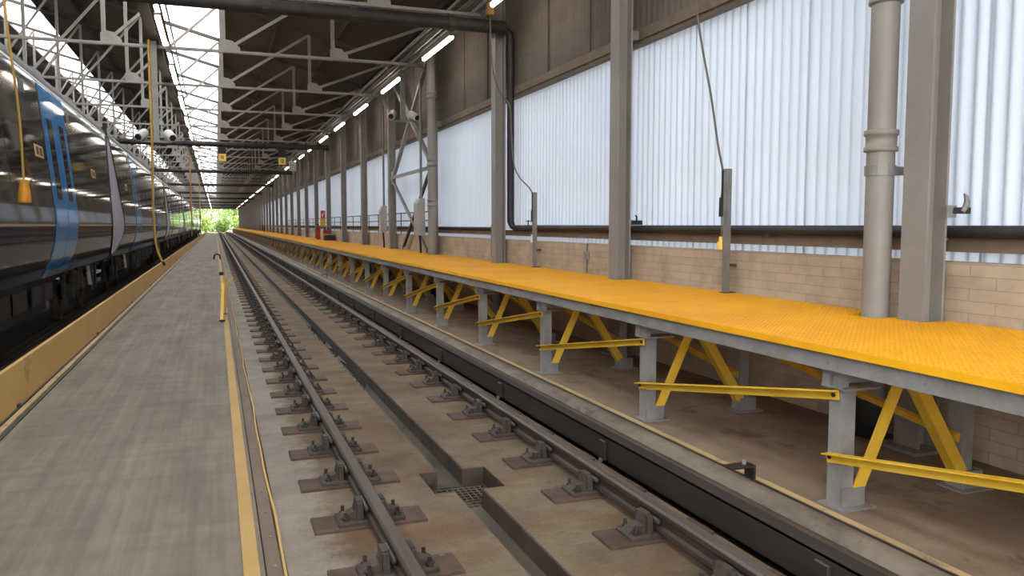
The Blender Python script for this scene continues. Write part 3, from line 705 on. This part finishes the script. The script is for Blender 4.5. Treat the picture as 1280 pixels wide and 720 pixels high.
# trestles below
TS, TY0 = 2.44, 3.97
XF, XR = 3.70, 4.72
def leg_bm(x, y):
    mb = MB()
    h, w = .052, .058
    mb.vprism([(x-h,y-w),(x+h,y-w),(x+h,y-w+.009),(x-h+.009,y-w+.009),(x-h+.009,y+w-.009),(x+h,y+w-.009),(x+h,y+w),(x-h,y+w)], .012, .765)
    return mb
def build_trestle(Y, root):
    P = []
    for x in (XF, XR):
        P.append(('leg', leg_bm(x, Y), M['galv']))
        mb = MB(); mb.box(x-.10, x+.18, Y-.13, Y+.09, 0, .012); mb.box(x-.05, x+.13, Y-.078, Y-.068, .012, .13); mb.box(x+.12, x+.13, Y-.068, Y+.03, .012, .13); P.append(('foot_plate', mb, M['galv']))
        mb = MB(); mb.box(x-.085, x+.2, Y-.12, Y+.10, .765, .777); P.append(('cap_plate', mb, M['galv']))
        mb = MB(); mb.box(x-.08, x-.01, Y-.06, Y+.0, .777, .885); mb.box(x-.085, x-.015, Y+.03, Y+.09, .777, .885); P.append(('packer', mb, M['galv']))
    mb = MB(); mb.prism([(XF-.02,.79),(5.06,.79),(5.06,.885),(XF-.02,.885)], Y-.012, Y+.03); P.append(('cross_beam', mb, M['galv']))
    mb = MB(); mb.angle((XF+.075, Y-.03, .09), (4.10, Y-.03, .80), .085, .012, up=(0,1,0)); P.append(('knee_brace', mb, M['yellow']))
    mb = MB(); mb.angle((4.24, Y-.03, .80), (XR-.04, Y-.03, .12), .085, .012, up=(0,1,0)); P.append(('knee_brace', mb, M['yellow']))
    x = XF-.062
    mb = MB(); mb.bar((x, Y+.05, .305), (x, Y-TS-.03, .725), .012, .062); mb.bar((x-.025, Y+.05, .332), (x-.025, Y-TS-.03, .752), .05, .008); P.append(('diagonal_brace', mb, M['yellow']))
    x = XR-.065
    mb = MB(); mb.bar((x, Y-.05, .36), (x, Y+TS+.03, .715), .012, .06); mb.bar((x-.025, Y-.05, .386), (x-.025, Y+TS+.03, .741), .05, .008); P.append(('diagonal_brace', mb, M['yellow']))
    mb = MB()
    for xx, yy, zz in ((XF-.068, Y+.02, .31), (XF-.068, Y-TS, .72), (XR-.07, Y, .37)): mb.lathe([(.014,0),(.014,.012)], (xx-.012, yy, zz), 6, 'x')
    P.append(('bolt', mb, M['bolt']))
    if root is None:
        mats = [M['galv'], M['yellow'], M['bolt']]; j = MB()
        for n, m, mt in P: j.mi = mats.index(mt); j.add(m.v, m.f)
        return j, mats
    for n, m, mt in P:
        if n == 'bolt': continue
        obj(n, m, mt, root)
    for xx, yy, zz in ((XF-.068, Y+.02, .315), (XF-.068, Y-TS, .72)):
        mb = MB(); mb.lathe([(.014,0),(.014,.012)], (xx-.012, yy, zz), 6, 'x'); obj('bolt', mb, M['bolt'], root)
T0 = None; TF = None; NT = 82
for k in range(-1, NT):
    Y = TY0 + TS*k
    lab = f'grey steel trestle with yellow braces under the deck, {nth(k+2)} from the camera'
    if k < 22:
        if T0 is None:
            T0 = thing('deck_trestle', (4.2, Y, 0), lab, 'trestle', 'trestles under the yellow deck'); build_trestle(Y, T0)
        else: dup(T0, (4.2, Y, 0), lab)
    else:
        if TF is None:
            j, mats = build_trestle(0, None); TF = obj('deck_trestle', j, mats, base=(4.2, 0, 0)); TF.location.y = Y; tag(TF, lab, 'trestle', 'trestles under the yellow deck')
        else: dup(TF, (4.2, Y, 0), lab)

# ------------------------------------------------------------------ track
XL, XRR = .827, 2.335
def rail_profile(x):
    return [(x-.010,.09),(x-.010,.142),(x-.034,.15),(x-.036,.178),(x-.028,.19),(x+.028,.19),(x+.036,.178),(x+.034,.15),(x+.010,.142),(x+.010,.09),(x+.030,.08),(x+.032,.055),(x+.022,.045),(x-.022,.045),(x-.032,.055),(x-.030,.08)]
def rail(x, label):
    t = thing('running_rail', (x, 0, .045), label, 'rail', 'running rails')
    mb = MB(); mb.prism(rail_profile(x)[::-1], YA, YB+12); obj('rail_section', mb, M['railside'], t)
    mb = MB(); mb.prism([(x-.028,.1902),(x-.030,.1885),(x-.0375,.178),(x-.0365,.168),(x-.034,.168),(x-.026,.1912),(x+.026,.1912),(x+.034,.168),(x+.0365,.168),(x+.0375,.178),(x+.030,.1885),(x+.028,.1920),(x-.028,.1920)], YA, YB+12)
    obj('running_surface', mb, M['railtop'], t)
rail(XL, 'steel running rail beside the walkway')
rail(XRR, 'steel running rail beside the dark guard beam')
def build_chair(x, Y, s, root):
    """s = -1: outer side towards -x"""
    P = []
    mb = MB(); mb.cbox(x-.34, x+.33, Y-.125, Y+.125, 0, .018, .004); P.append(('base_plate', mb, M['rust']))
    mb = MB(); mb.cbox(x-.20, x+.20, Y-.10, Y+.10, .018, .044, .01)
    for d in (-1, 1):
        a = [(x+d*.045,.044),(x+d*.19,.044),(x+d*.17,.062),(x+d*.10,.085),(x+d*.085,.145),(x+d*.05,.15)]
        if d == -1: a = a[::-1]
        for yy in ((-.045, .045),): mb.prism(a[::-1], Y+yy[0], Y+yy[1])
        b = [(x+d*.05,.044),(x+d*.085,.044),(x+d*.085,.14),(x+d*.055,.14)]
        if d == -1: b = b[::-1]
        mb.prism(b[::-1], Y-.075, Y+.075)
    P.append(('chair_casting', mb, M['cast']))
    mb = MB(); mb.smooth = True; mb.lathe([(.006,-.12),(.017,-.115),(.0205,-.06),(.0205,.06),(.017,.10),(.006,.105)], (x+s*.034, Y, .115), 10, 'y'); P.append(('rail_key', mb, M['bolt']))
    for dx, dy in ((-.155,.065), (.155,-.065), (.155,.065), (-.155,-.065)):
        mb = MB(); mb.lathe([(.02,0),(.02,.018)], (x+dx, Y+dy, .044), 6); mb.lathe([(.011,.018),(.011,.05)], (x+dx, Y+dy, .044), 8); P.append(('bolt', mb, M['bolt']))
    if root is None:
        mats = [M['rust'], M['cast'], M['bolt']]; j = MB()
        for n, m, mt in P: j.mi = mats.index(mt); j.add(m.v, m.f)
        return j, mats
    for n, m, mt in P: obj(n, m, mt, root)
def xf(mb, dx, dy):
    m = MB(); m.v = [(a+dx, b+dy, c) for a, b, c in mb.v]; m.f = mb.f; m.m = mb.m; m.sm = mb.sm; return m
CS = .78
for x, s, nm in ((XL, -1, 'walkway-side'), (XRR, -1, 'platform-side')):
    R0 = None; RF = None; far = MB(); far_n = 0
    cj, cm = build_chair(0, 0, s, None)
    for k in range(255):
        Y = 2.39 + CS*k
        group = f'rail chairs under the {nm} rail'
        lab = f'rusty rail chair and plate under the {nm} rail, {nth(k+1)} from the camera' if k < 30 else f'one of the small far rail chairs under the {nm} rail, beyond the thirtieth'
        if k < 30:
            if R0 is None:
                R0 = thing('rail_chair', (x, Y, 0), lab, 'rail chair', group); build_chair(x, Y, s, R0)
            else: dup(R0, (x, Y, 0), lab)
        elif k < 150:
            if RF is None: RF = obj('rail_chair', xf(cj, x, Y), cm, base=(x, Y, 0)); tag(RF, lab, 'rail chair', group)
            else: dup(RF, (x, Y, 0), lab)
        else:
            c = xf(cj, x, Y); b = len(far.v); far.v += c.v; far.f += [[i+b for i in f] for f in c.f]; far.m += c.m; far.sm += c.sm
    o = obj('far_rail_chairs', far, cm); tag(o, f'rail chairs under the {nm} rail towards the open end, too small to count', 'rail chairs', None, 'stuff')

# guard beam and pipes between rail and platform
t = thing('guard_beam', (2.76, 0, 0), 'dark steel guard beam beside the platform-side rail', 'beam')
mb = MB(); mb.box(2.72, 2.735, YA, YB, .0, .195); mb.box(2.72, 2.82, YA, YB, .183, .20); mb.box(2.72, 2.80, YA, YB, 0, .012); obj('channel_section', mb, M['guard'], t)
for i in range(60):
    y = 3.0 + 2.35*i
    mb = MB(); mb.cbox(2.695, 2.72, y-.05, y+.05, .02, .165, .006); c = obj('cleat', mb, M['guard'], t)
    mb = MB(); mb.lathe([(.018,0),(.018,.025)], (2.69, y, .0), 6); obj('cleat_bolt', mb, M['pipeold'], c)
mb = MB(); mb.tube([(2.94, YA, .075), (2.94, YB, .075)], .078, 14)
tag(obj('service_pipe', mb, M['pipebrown'], base=(2.94, 0, .07)), 'dark brown pipe lying between the guard beam and the paler pipe', 'pipe')
mb = MB(); mb.tube([(3.16, YA, .015), (3.16, YB, .015)], .135, 18)
tag(obj('service_pipe', mb, M['pipeold'], base=(3.16, 0, .0)), 'thick weathered pale pipe lying beside the platform floor edge', 'pipe')
mb = MB(); mb.box(3.33, 3.36, YA, YB, -.12, .055); mb.box(3.33, 3.40, YA, YB, .045, .055)
tag(obj('edge_angle', mb, M['guard'], base=(3.34, 0, 0)), 'thin dark steel angle in the gap beside the platform floor edge', 'angle')
for i, Y in enumerate((4.5, 27.0)):
    t = thing('pipe_clip', (3.3, Y, .08), f'small dark steel clip on the weathered pale pipe, {nth(i+1)} from the camera', 'clip', 'clips on the pale pipe')
    mb = MB(); mb.box(3.22, 3.42, Y-.05, Y+.05, .135, .15); mb.box(3.40, 3.42, Y-.05, Y+.05, .055, .135); obj('strap', mb, M['bolt'], t)
    mb = MB(); mb.lathe([(.014,0),(.014,.03)], (3.36, Y, .15), 6); obj('bolt', mb, M['galv'], t)

# sump grate, puddles
t = thing('drain_grate', (1.57, 5.3, -.17), 'wire mesh grate lying in the square drain sump between the rails', 'grate')
mb = MB()
for i in range(11): mb.tube([(1.36+.042*i, SY0+.0, -.145), (1.36+.042*i, SY1, -.145)], .004, 5)
for i in range(9): mb.tube([(1.34, SY0+.03+.054*i, -.14), (1.80, SY0+.03+.054*i, -.14)], .004, 5)
obj('mesh_panel', mb, M['pipeold'], t)
mb = MB(); mb.box(1.325, 1.345, SY0, SY1, -.22, -.13); mb.box(1.795, 1.815, SY0, SY1, -.22, -.13); obj('grate_frame', mb, M['rust'], t)
def puddle(y0, y1, label):
    n = 26; v = []; r = random.Random(int(y0*10))
    cx, cy = 1.553, (y0+y1)/2; vs = []
    for i in range(n):
        a = 2*math.pi*i/n; k = 1 + .18*(r.random()-.5)
        vs.append((cx+.094*max(-1,min(1,1.3*math.cos(a)))*min(k,1), cy+(y1-y0)/2*math.sin(a)*k))
    mb = MB(); mb.vprism(vs, -.1295, -.122); tag(obj('puddle', mb, M['water'], base=(cx, cy, -.1295)), label, 'puddle', 'puddles in the drain channel')
puddle(9.2, 11.3, 'shallow puddle in the drain channel between the rails, closest to the sump'); puddle(11.7, 12.6, 'short puddle in the drain channel beyond the one closest to the sump'); puddle(13.0, 15.6, 'long shallow puddle in the drain channel, farthest of the three along the rails')

# ------------------------------------------------------------------ walkway edges
t0 = None
for i in range(38):
    y0 = -8 + 5.55*(i+1) + .28
    lab = f'faded yellow kick board along the walkway by the train, {nth(i+1)} from the camera'
    if t0 is None:
        t0 = thing('kick_board', (-1.88, y0, 0), lab, 'board', 'yellow kick boards')
        mb = MB(); mb.box(-1.905, -1.862, y0+.006, y0+5.544, .0, .44); obj('panel', mb, M['kick'], t0)
        mb = MB(); mb.box(-1.94, -1.905, y0+.1, y0+.2, 0, .40); mb.box(-1.94, -1.905, y0+5.3, y0+5.4, 0, .40); obj('back_strut', mb, M['rust'], t0)
        mb = MB(); mb.box(-1.862, -1.835, y0+5.46, y0+5.52, .02, .05); obj('fixing', mb, M['black'], t0)
    else: dup(t0, (-1.88, y0, 0), lab)
mb = MB(); mb.box(-1.83, -1.775, YA, YB, 0, .014); struct('trim_4', mb, M['yelpale'])
mb = MB(); mb.box(-1.76, -1.725, YA, YB, 0, .012); mb.box(-1.862, -1.84, YA, YB, 0, .02); struct('trim_5', mb, M['beamd'])
mb = MB(); mb.box(.085, .165, YA, YB, 0, .012); struct('trim_6', mb, M['yelworn'])
t = thing('edge_strip', (.25, 0, 0), 'brown steel edge strip with a raised yellow lip between walkway and track', 'edging')
mb = MB(); mb.prism([(.200,-.045),(.275,-.045),(.275,.0),(.200,-.02)], YA, YB); obj('steel_strip', mb, M['dusty'], t)
mb = MB(); pts = []
y = YA; v = []; f = []; n = 0
while y < YB:
    dx = .006*math.sin(y*1.7)+.004*math.sin(y*4.1)
    v += [(.276+dx, y, -.045), (.290+dx, y, -.045), (.290+dx, y, .03), (.276+dx, y, .03)]; n += 1; y += .5 if y < 40 else 3
for i in range(n-1):
    for k in range(4): f.append((4*i+k, 4*i+4+k, 4*i+4+(k+1)%4, 4*i+(k+1)%4))
f += [(0,1,2,3), (4*n-1,4*n-2,4*n-3,4*n-4)]
mb.add(v, f); obj('yellow_lip', mb, M['yelworn'], t)
for i in range(40):
    mb = MB(); mb.lathe([(.009,0),(.007,.008)], (.245, 2.6+.42*i, -.012), 8); obj('bolt_head', mb, M['conduit'], t)

# yellow folding stop frame beside the walkway edge
t = thing('stop_frame', (.15, 16.8, 0), 'small yellow steel folding frame standing at the walkway edge', 'frame')
mb = MB(); mb.bar((.05, 15.6, .035), (.10, 16.86, .62), .05, .03); obj('prop_bar', mb, M['yellow'], t)
mb = MB(); mb.bar((.13, 16.9, .0125), (.13, 16.9, .78), .05, .04); obj('upright', mb, M['yellow'], t)
mb = MB(); mb.bar((.03, 16.94, .46), (.29, 16.94, .74), .05, .03); obj('stop_arm', mb, M['yellow'], t)
mb = MB(); mb.bar((.02, 15.58, .0275), (.10, 15.62, .0275), .06, .03); mb.box(.09, .17, 16.82, 16.98, .0125, .03); obj('foot', mb, M['bolt'], t)
# small dark bent bar far along the walkway edge
mb = MB(); mb.tube(smooth_pts([(-.15, 44, .02), (-.12, 44, .22), (0, 44, .28), (.12, 44, .22), (.16, 44, .02)]), .04, 8)
tag(obj('bent_bar', mb, M['beamd'], base=(0, 44, 0)), 'small dark bent bar at the walkway edge far along the track', 'bar')
mb = MB(); mb.cbox(.06, .2, 30, 30.3, 0.012, .12); tag(obj('rail_chock', mb, M['black'], base=(.13, 30.1, 0)), 'small black block lying on the yellow walkway stripe', 'block')

# ------------------------------------------------------------------ fire point on the deck
FY = 40.8
def exting(x, y, h, label):
    t = thing('fire_extinguisher', (x, y, 1.04), label, 'fire extinguisher', 'fire extinguishers')
    mb = MB(); mb.smooth = True; mb.lathe([(.085,0),(.09,.02),(.09,h*.72),(.07,h*.82),(.03,h*.88)], (x, y, 1.045), 14); obj('cylinder', mb, M['red'], t)
    mb = MB(); mb.lathe([(.028,0),(.028,.05)], (x, y, 1.045+h*.88), 8); mb.box(x-.09, x+.02, y-.015, y+.015, 1.045+h*.95, 1.045+h); obj('valve_head', mb, M['black'], t)
    mb = MB(); mb.tube(smooth_pts([(x, y-.03, 1.045+h*.9), (x-.08, y-.1, 1.045+h*.8), (x-.05, y-.11, 1.045+h*.3)]), .014, 6); obj('hose', mb, M['black'], t)
exting(4.88, FY+.9, .78, 'tall red fire extinguisher standing behind the fire point sign')
exting(5.03, FY-.55, .62, 'red fire extinguisher standing in front of the fire point sign')
exting(5.16, FY-.9, .6, 'red fire extinguisher standing by the grey box at the fire point')
t = thing('fire_sign', (5.05, FY, 1.04), 'red and yellow sign board on a post above the extinguishers', 'sign')
mb = MB(); mb.tube([(5.05, FY+.03, 1.04), (5.05, FY+.03, CZ+.7)], .025, 8); obj('post', mb, M['galv'], t)
mb = MB(); mb.box(4.90, 5.12, FY-.02, FY, CZ+.34, CZ+.70); r = obj('red_panel', mb, M['red'], t)
mb = MB(); mb.box(4.95, 5.00, FY-.024, FY-.02, CZ+.40, CZ+.55); mb.box(5.03, 5.07, FY-.024, FY-.02, CZ+.50, CZ+.64); obj('white_symbol', mb, M['white'], r)
mb = MB(); mb.box(4.90, 5.12, FY-.02, FY, CZ-.10, CZ+.32); obj('yellow_panel', mb, M['yellow'], t)
t = thing('grit_box', (5.1, FY-1.6, 1.04), 'dark grey lidded box on the deck beside the extinguishers', 'box')
mb = MB(); mb.cbox(4.88, 5.32, FY-1.9, FY-1.3, 1.042, 1.30, .02); obj('box', mb, M['duct'], t)
mb = MB(); mb.cbox(4.86, 5.34, FY-1.92, FY-1.28, 1.30, 1.34, .015); obj('lid', mb, M['galv'], t)
exting(4.95, 92, .75, 'far red fire extinguisher standing on the deck towards the open end')

# ------------------------------------------------------------------ train
XC = -3.8
PROF = [(2.66,-.86),(2.57,-.70),(2.475,-.45),(2.42,-.2),(2.40,.1),(2.43,.5),(2.48,1.04),(2.555,1.8),(2.605,2.25),(2.68,2.45),(2.88,2.63),(3.3,2.77),(3.8,2.80)]
FP = [(-p.x, p.z+CZ) for p in smooth_pts([(a, 0, b) for a, b in PROF], 4)]
def px_at(z):
    for (xa, za), (xb, zb) in zip(FP, FP[1:]):
        if za <= z <= zb and zb > za: return xa + (xb-xa)*(z-za)/(zb-za)
    return FP[0][0]
def loft(mb, prof, ys, xf_=None, sides=(0, 1)):
    """side strip: prof [(x,z)] at each y; mirrored copy too"""
    n = len(prof)
    for mir in sides:
        v = []; f = []
        for iy, y in enumerate(ys):
            for x, z in prof:
                xx = xf_(x, iy) if xf_ else x
                v.append((2*XC-xx if mir else xx, y(x) if callable(y) else y, z))
        for i in range(len(ys)-1):
            for k in range(n-1):
                q = (i*n+k, i*n+k+1, (i+1)*n+k+1, (i+1)*n+k)
                f.append(q if mir else q[::-1])
        mb.smooth = True; mb.add(v, f); mb.smooth = False
def seg(z0, z1):
    r = [(px_at(z0), z0)] + [(x, z) for x, z in FP if z0 < z < z1] + [(px_at(z1), z1)]
    return r
def patch(y0, y1, z0, z1, off):
    """thin plate following the body side"""
    p = seg(z0, z1); n = len(p); mb = MB()
    v = []
    for y in (y0, y1): v += [(x+off, y, z) for x, z in p]
    mb.smooth = True; mb.add(v, [(k, n+k, n+k+1, k+1) for k in range(n-1)]); mb.smooth = False
    v = []
    for y in (y0, y1):
        for d in (off, -.02): v += [(x+d, y, z) for x, z in p]
    f = []
    for k in range(n-1):
        f.append((k+1, n+k+1, n+k, k)); f.append((2*n+k, 3*n+k, 3*n+k+1, 2*n+k+1))
    f += [(0, n, 3*n, 2*n), (n-1, 3*n-1, 4*n-1, 2*n-1)]
    mb.add(v, f); return mb
LEN, GAP = 23.2, .40
TY = 0.0
def build_coach(y0, root):
    y1 = y0 + LEN; E = 1.2
    sea = lambda x: min(E, max(0.0, E*(x+2.62)/.22))
    ya_, yb_ = (lambda x: y0+sea(x)), (lambda x: y1-sea(x))
    zb, zw, zs, zc = FP[0][1], CZ-.02, CZ+.01, CZ+2.26
    mb = MB(); loft(mb, seg(CZ+.95, zc), [ya_, yb_]); obj('upper_body', mb, M['bodymatt'], root)
    mb = MB(); loft(mb, seg(zs, CZ+.95), [ya_, yb_]); obj('waist_body', mb, M['body'], root)
    mb = MB(); loft(mb, seg(zb, zw), [ya_, yb_]); obj('lower_body', mb, M['bodylow'], root)
    mb = MB(); loft(mb, seg(zw, zs), [ya_, yb_]); obj('waist_stripe', mb, M['stripe'], root)
    mb = MB(); loft(mb, [p for p in FP if p[1] > zc+.03] + [], [y0, y1]); mb.box(-3.4, 2*XC+3.4, y0+.5, y1-.5, CZ+2.74, CZ+2.79) ; obj('roof', mb, M['troof'], root)
    mb = MB(); loft(mb, seg(zc, zc+.045), [y0+.1, y1-.1], lambda x, i: x+.006); obj('cantrail_strip', mb, M['silver'], root)
    for b, ye in ((y0, ya_), (y1, yb_)):
        pr = seg(zb, zc+.02)
        for sd in (0, 1):
            ys = [b, ye] if b == y0 else [ye, b]
            k = 0 if b == y0 else 1
            mb = MB(); loft(mb, pr, ys, lambda x, i, k=k: min(x, -2.62) if i == k else x, (sd,))
            obj('end_fairing', mb, M['lilac'], root)
        mb = MB(); s = 1 if b == y1 else -1
        mb.box(-2.62, 2*XC+2.62, min(b, b-s*.03), max(b, b-s*.03), zb, CZ+2.5); obj('end_wall', mb, M['seal'], root)
        mb = MB(); mb.tube([(x+.002, ye(x), z) for x, z in pr[2:] if x > -2.64], .02, 6); obj('end_seal', mb, M['seal'], root)
    mb = MB(); mb.box(-3.0, 2*XC+3.0, y1, y1+GAP-.004, CZ-.6, CZ+2.3); obj('gangway', mb, M['seal'], root)
    # doors near both ends
    for d0 in (y0+4.95, y1-8.6):
        sl = patch(d0-.05, d0+2.19, zb+.04, zc-.03, .006); obj('door_seal', sl, M['seal'], root)
        for q in (d0, d0+1.08):
            dl = obj('door_leaf', patch(q, q+1.05, zb+.06, zc-.03, .014), M['blue'], root)
            obj('door_window', patch(q+.30, q+.72, CZ+.42, CZ+1.72, .020), M['glass'], dl)
        mb = patch(d0+.1, d0+2.0, zb-.0, zb+.06, .03); obj('door_step', mb, M['galv'], root)
    # windows
    ys = y0+8.3
    while ys + 1.5 < y1-9.0:
        obj('window', patch(ys, ys+1.42, CZ+.52, CZ+1.36, .004), M['glass'], root); ys += 1.76
    for q in (y0+2.6, y1-6.4):
        obj('window', patch(q+.1, q+2.0, CZ+1.22, CZ+1.62, .005), M['glass'], root)
    for q in (y0+4.2, y0+7.6, y1-10.0, y1-6.2):
        obj('vent', patch(q, q+.36, CZ+1.9, CZ+2.08, .005), M['seal'], root)
    for q in (y0+2.6, y1-3.8, y1-9.55):
        mb = patch(q, q+.62, CZ+1.02, CZ+1.20, .004)
        a = obj('marker_label', mb, M['amber'], root)
        mm = patch(q+.10, q+.28, CZ+1.05, CZ+1.17, .007); obj('label_mark', mm, M['ink'], a)
        mm = patch(q+.36, q+.54, CZ+1.05, CZ+1.17, .007); obj('label_mark', mm, M['ink'], a)
    # underframe
    mb = MB(); mb.box(-2.85, 2*XC+2.85, y0+.2, y1-.2, CZ-1.0, CZ-.80); obj('underframe', mb, M['chassis'], root)
    r = random.Random(3)
    y = y0+6.6
    while y < y1-7.2:
        L = r.uniform(1.0, 2.4); mb = MB(); mb.cbox(-2.78-r.uniform(0,.12), -4.6, y, y+L, .35, .95, .02) if False else mb.cbox(-4.6, -2.74-r.uniform(0,.14), y, y+L, r.uniform(.22,.4), .95, .02)
        b = obj('equipment_box', mb, M['chassis'], root)
        mb = MB(); mb.box(-2.74, -2.725, y+.12, y+L*.45, .5, .8); mb.box(-2.74, -2.725, y+L*.55, y+L-.12, .5, .8); obj('box_cover', mb, M['duct'], b)
        y += L + r.uniform(.12, .3)
    for yc in (y0+3.6, y1-3.6):
        mb = MB()
        for x in (-2.86, 2*XC+2.86):
            mb.prism([(x-.06,.42),(x+.06,.42),(x+.06,.62),(x-.06,.62)], yc-1.75, yc+1.75)
            for yy in (-1.3, 1.3): mb.cbox(x-.11, x+.11, yc+yy-.17, yc+yy+.17, .3, .62, .02)
            mb.bar((x+.08, yc-.9, .60), (x+.08, yc-.25, .85), .08, .06); mb.bar((x+.08, yc+.9, .60), (x+.08, yc+.25, .85), .08, .06)
        bg_ = obj('bogie_frame', mb, M['chassis'], root)
        for yy in (-1.3, 1.3):
            for x in (-3.058, 2*XC+3.058):
                mb = MB(); s = 1 if x > XC else -1
                mb.lathe([(.43,-.07),(.45,-.06),(.45,-.036),(.42,-.022),(.42,.06),(.36,.065),(.34,.03),(.14,.03),(.12,.09)] if s > 0 else [(.12,-.09),(.14,-.03),(.34,-.03),(.36,-.065),(.42,-.06),(.42,.022),(.45,.036),(.45,.06),(.43,.07)], (x, yc+yy, .273), 24, 'x'); obj('wheel', mb, M['cast'], bg_)
            mb = MB(); mb.lathe([(.12,0),(.12,.35)], (-2.80, yc+yy*.72, .50), 12); mb.ring((-2.80, yc+yy*.72, .6), .12, .02, 14, 6, 'z'); mb.ring((-2.80, yc+yy*.72, .7), .12, .02, 14, 6, 'z'); obj('spring', mb, M['cast'], bg_)
        for yy in (-.55, .5):
            mb = MB(); mb.tube([(-2.74, yc+yy, .88), (-2.70, yc+yy+.05, .45)], .045, 8); obj('damper', mb, M['greybox' if yy > 0 else 'cast'], bg_)
        for q in ((-2.85, -2.79, yc-.5, yc+.3, .80, .95), (-2.80, -2.76, yc-2.3, yc-2.1, .25, .95), (-2.80, -2.76, yc+1.95, yc+2.1, .3, .95)):
            mb = MB(); mb.box(*q); obj('bracket', mb, M['chassis'], bg_)
coach_labels = ['dark grey train coach with blue doors, closest to the camera', 'dark grey train coach second from the camera', 'third train coach from the camera', 'fourth train coach from the camera', 'fifth train coach from the camera', 'sixth train coach from the camera', 'seventh and last train coach, at the open end of the shed']
k0 = None
for i, lab in enumerate(coach_labels):
    y = TY + i*(LEN+GAP)
    if k0 is None:
        k0 = thing('train_coach', (XC, y, 0), lab, 'train', 'coaches of the train'); build_coach(y, k0)
    else: dup(k0, (XC, y, 0), lab)
def trail(x, label):
    t = thing('running_rail', (x, 0, -.3), label, 'rail', 'rails under the train')
    mb = MB(); mb.prism([(a, z-.34) for a, z in rail_profile(x)[::-1]], YA, YB+12); obj('rail_section', mb, M['railside'], t)
    mb = MB(); mb.box(x-.028, x+.028, YA, YB+12, -.150, -.148); obj('running_surface', mb, M['railtop'], t)
    for i in range(90):
        mb = MB(); mb.box(x-.16, x+.16, YA+1+2.3*i-.1, YA+1+2.3*i+.1, -.30, -.294); obj('base_plate', mb, M['rust'], t)
trail(-3.05, 'rail under the train on the walkway side'); trail(-4.55, 'rail under the far side of the train')

# ------------------------------------------------------------------ outside the open end
def tree(name, x, y, h, w, mat, label, seed, cat='tree'):
    r = random.Random(seed)
    t = thing(name, (x, y, -.25), label, 'tree', 'trees beyond the open end')
    mb = MB(); mb.tube([(x, y, -.25), (x+.1, y, h*.35), (x, y, h*.7)], [h*.025, h*.02, h*.01], 8); obj('trunk', mb, M['bark'], t)
    mb = MB()
    blobs = [(x+r.uniform(-w,w)*.6, y+r.uniform(-w,w)*.5, h*r.uniform(.18,.85), w*r.uniform(.35,.6)) for _ in range(12)]
    for bx, by, bz, br_ in blobs:
        for _ in range(130):
            d = Vector((r.gauss(0,1), r.gauss(0,1), r.gauss(0,.8))).normalized()*br_*r.uniform(.6,1)
            p = Vector((bx, by, max(bz, br_*.3)))+d; s = r.uniform(.18,.4)
            a = Vector((r.gauss(0,1), r.gauss(0,1), r.gauss(0,1))).normalized(); b = a.orthogonal().normalized()
            mb.add([p-a*s, p+b*s*.6, p+a*s, p-b*s*.6], [(0,1,2,3)])
    obj('foliage', mb, M[mat], t)
for i, (x, y, h, wd, m, lab) in enumerate([(-9, 246, 9, 5, 'leafb', 'tall green tree behind the end of the train'), (-2, 262, 8, 5, 'leaf', 'pale green tree beyond the walkway end'), (5, 250, 10, 5, 'leafb', 'tall leafy tree beyond the end of the rails'),
        (11, 262, 8, 5, 'leaf', 'light green tree beyond the end of the yellow deck'), (3, 285, 13, 7, 'leaf', 'tallest pale tree at the back beyond the rails'), (-13, 290, 14, 7, 'leafb', 'tall darker tree at the back beyond the train'), (19, 290, 13, 7, 'leafb', 'tall darker tree at the back beyond the deck')]):
    tree('leafy_tree', x, y, h, wd, m, lab, i)

for i, (x, y, h, wd, m, lab) in enumerate([(-4.5, 232, 4.2, 3.2, 'leaf', 'low green bush beyond the end of the walkway'), (1.2, 236, 3.6, 3.0, 'leafb', 'low bush close behind the end of the rails'), (6.2, 232, 4.5, 3.0, 'leaf', 'low bush beyond the end of the raised deck'), (-11.5, 230, 5, 3.2, 'leafb', 'low bush beside the last coach'), (12.5, 232, 5, 3.2, 'leafb', 'low bush outside beyond the wall end')]):
    tree('leafy_bush', x, y, h, wd, m, lab, 40+i)
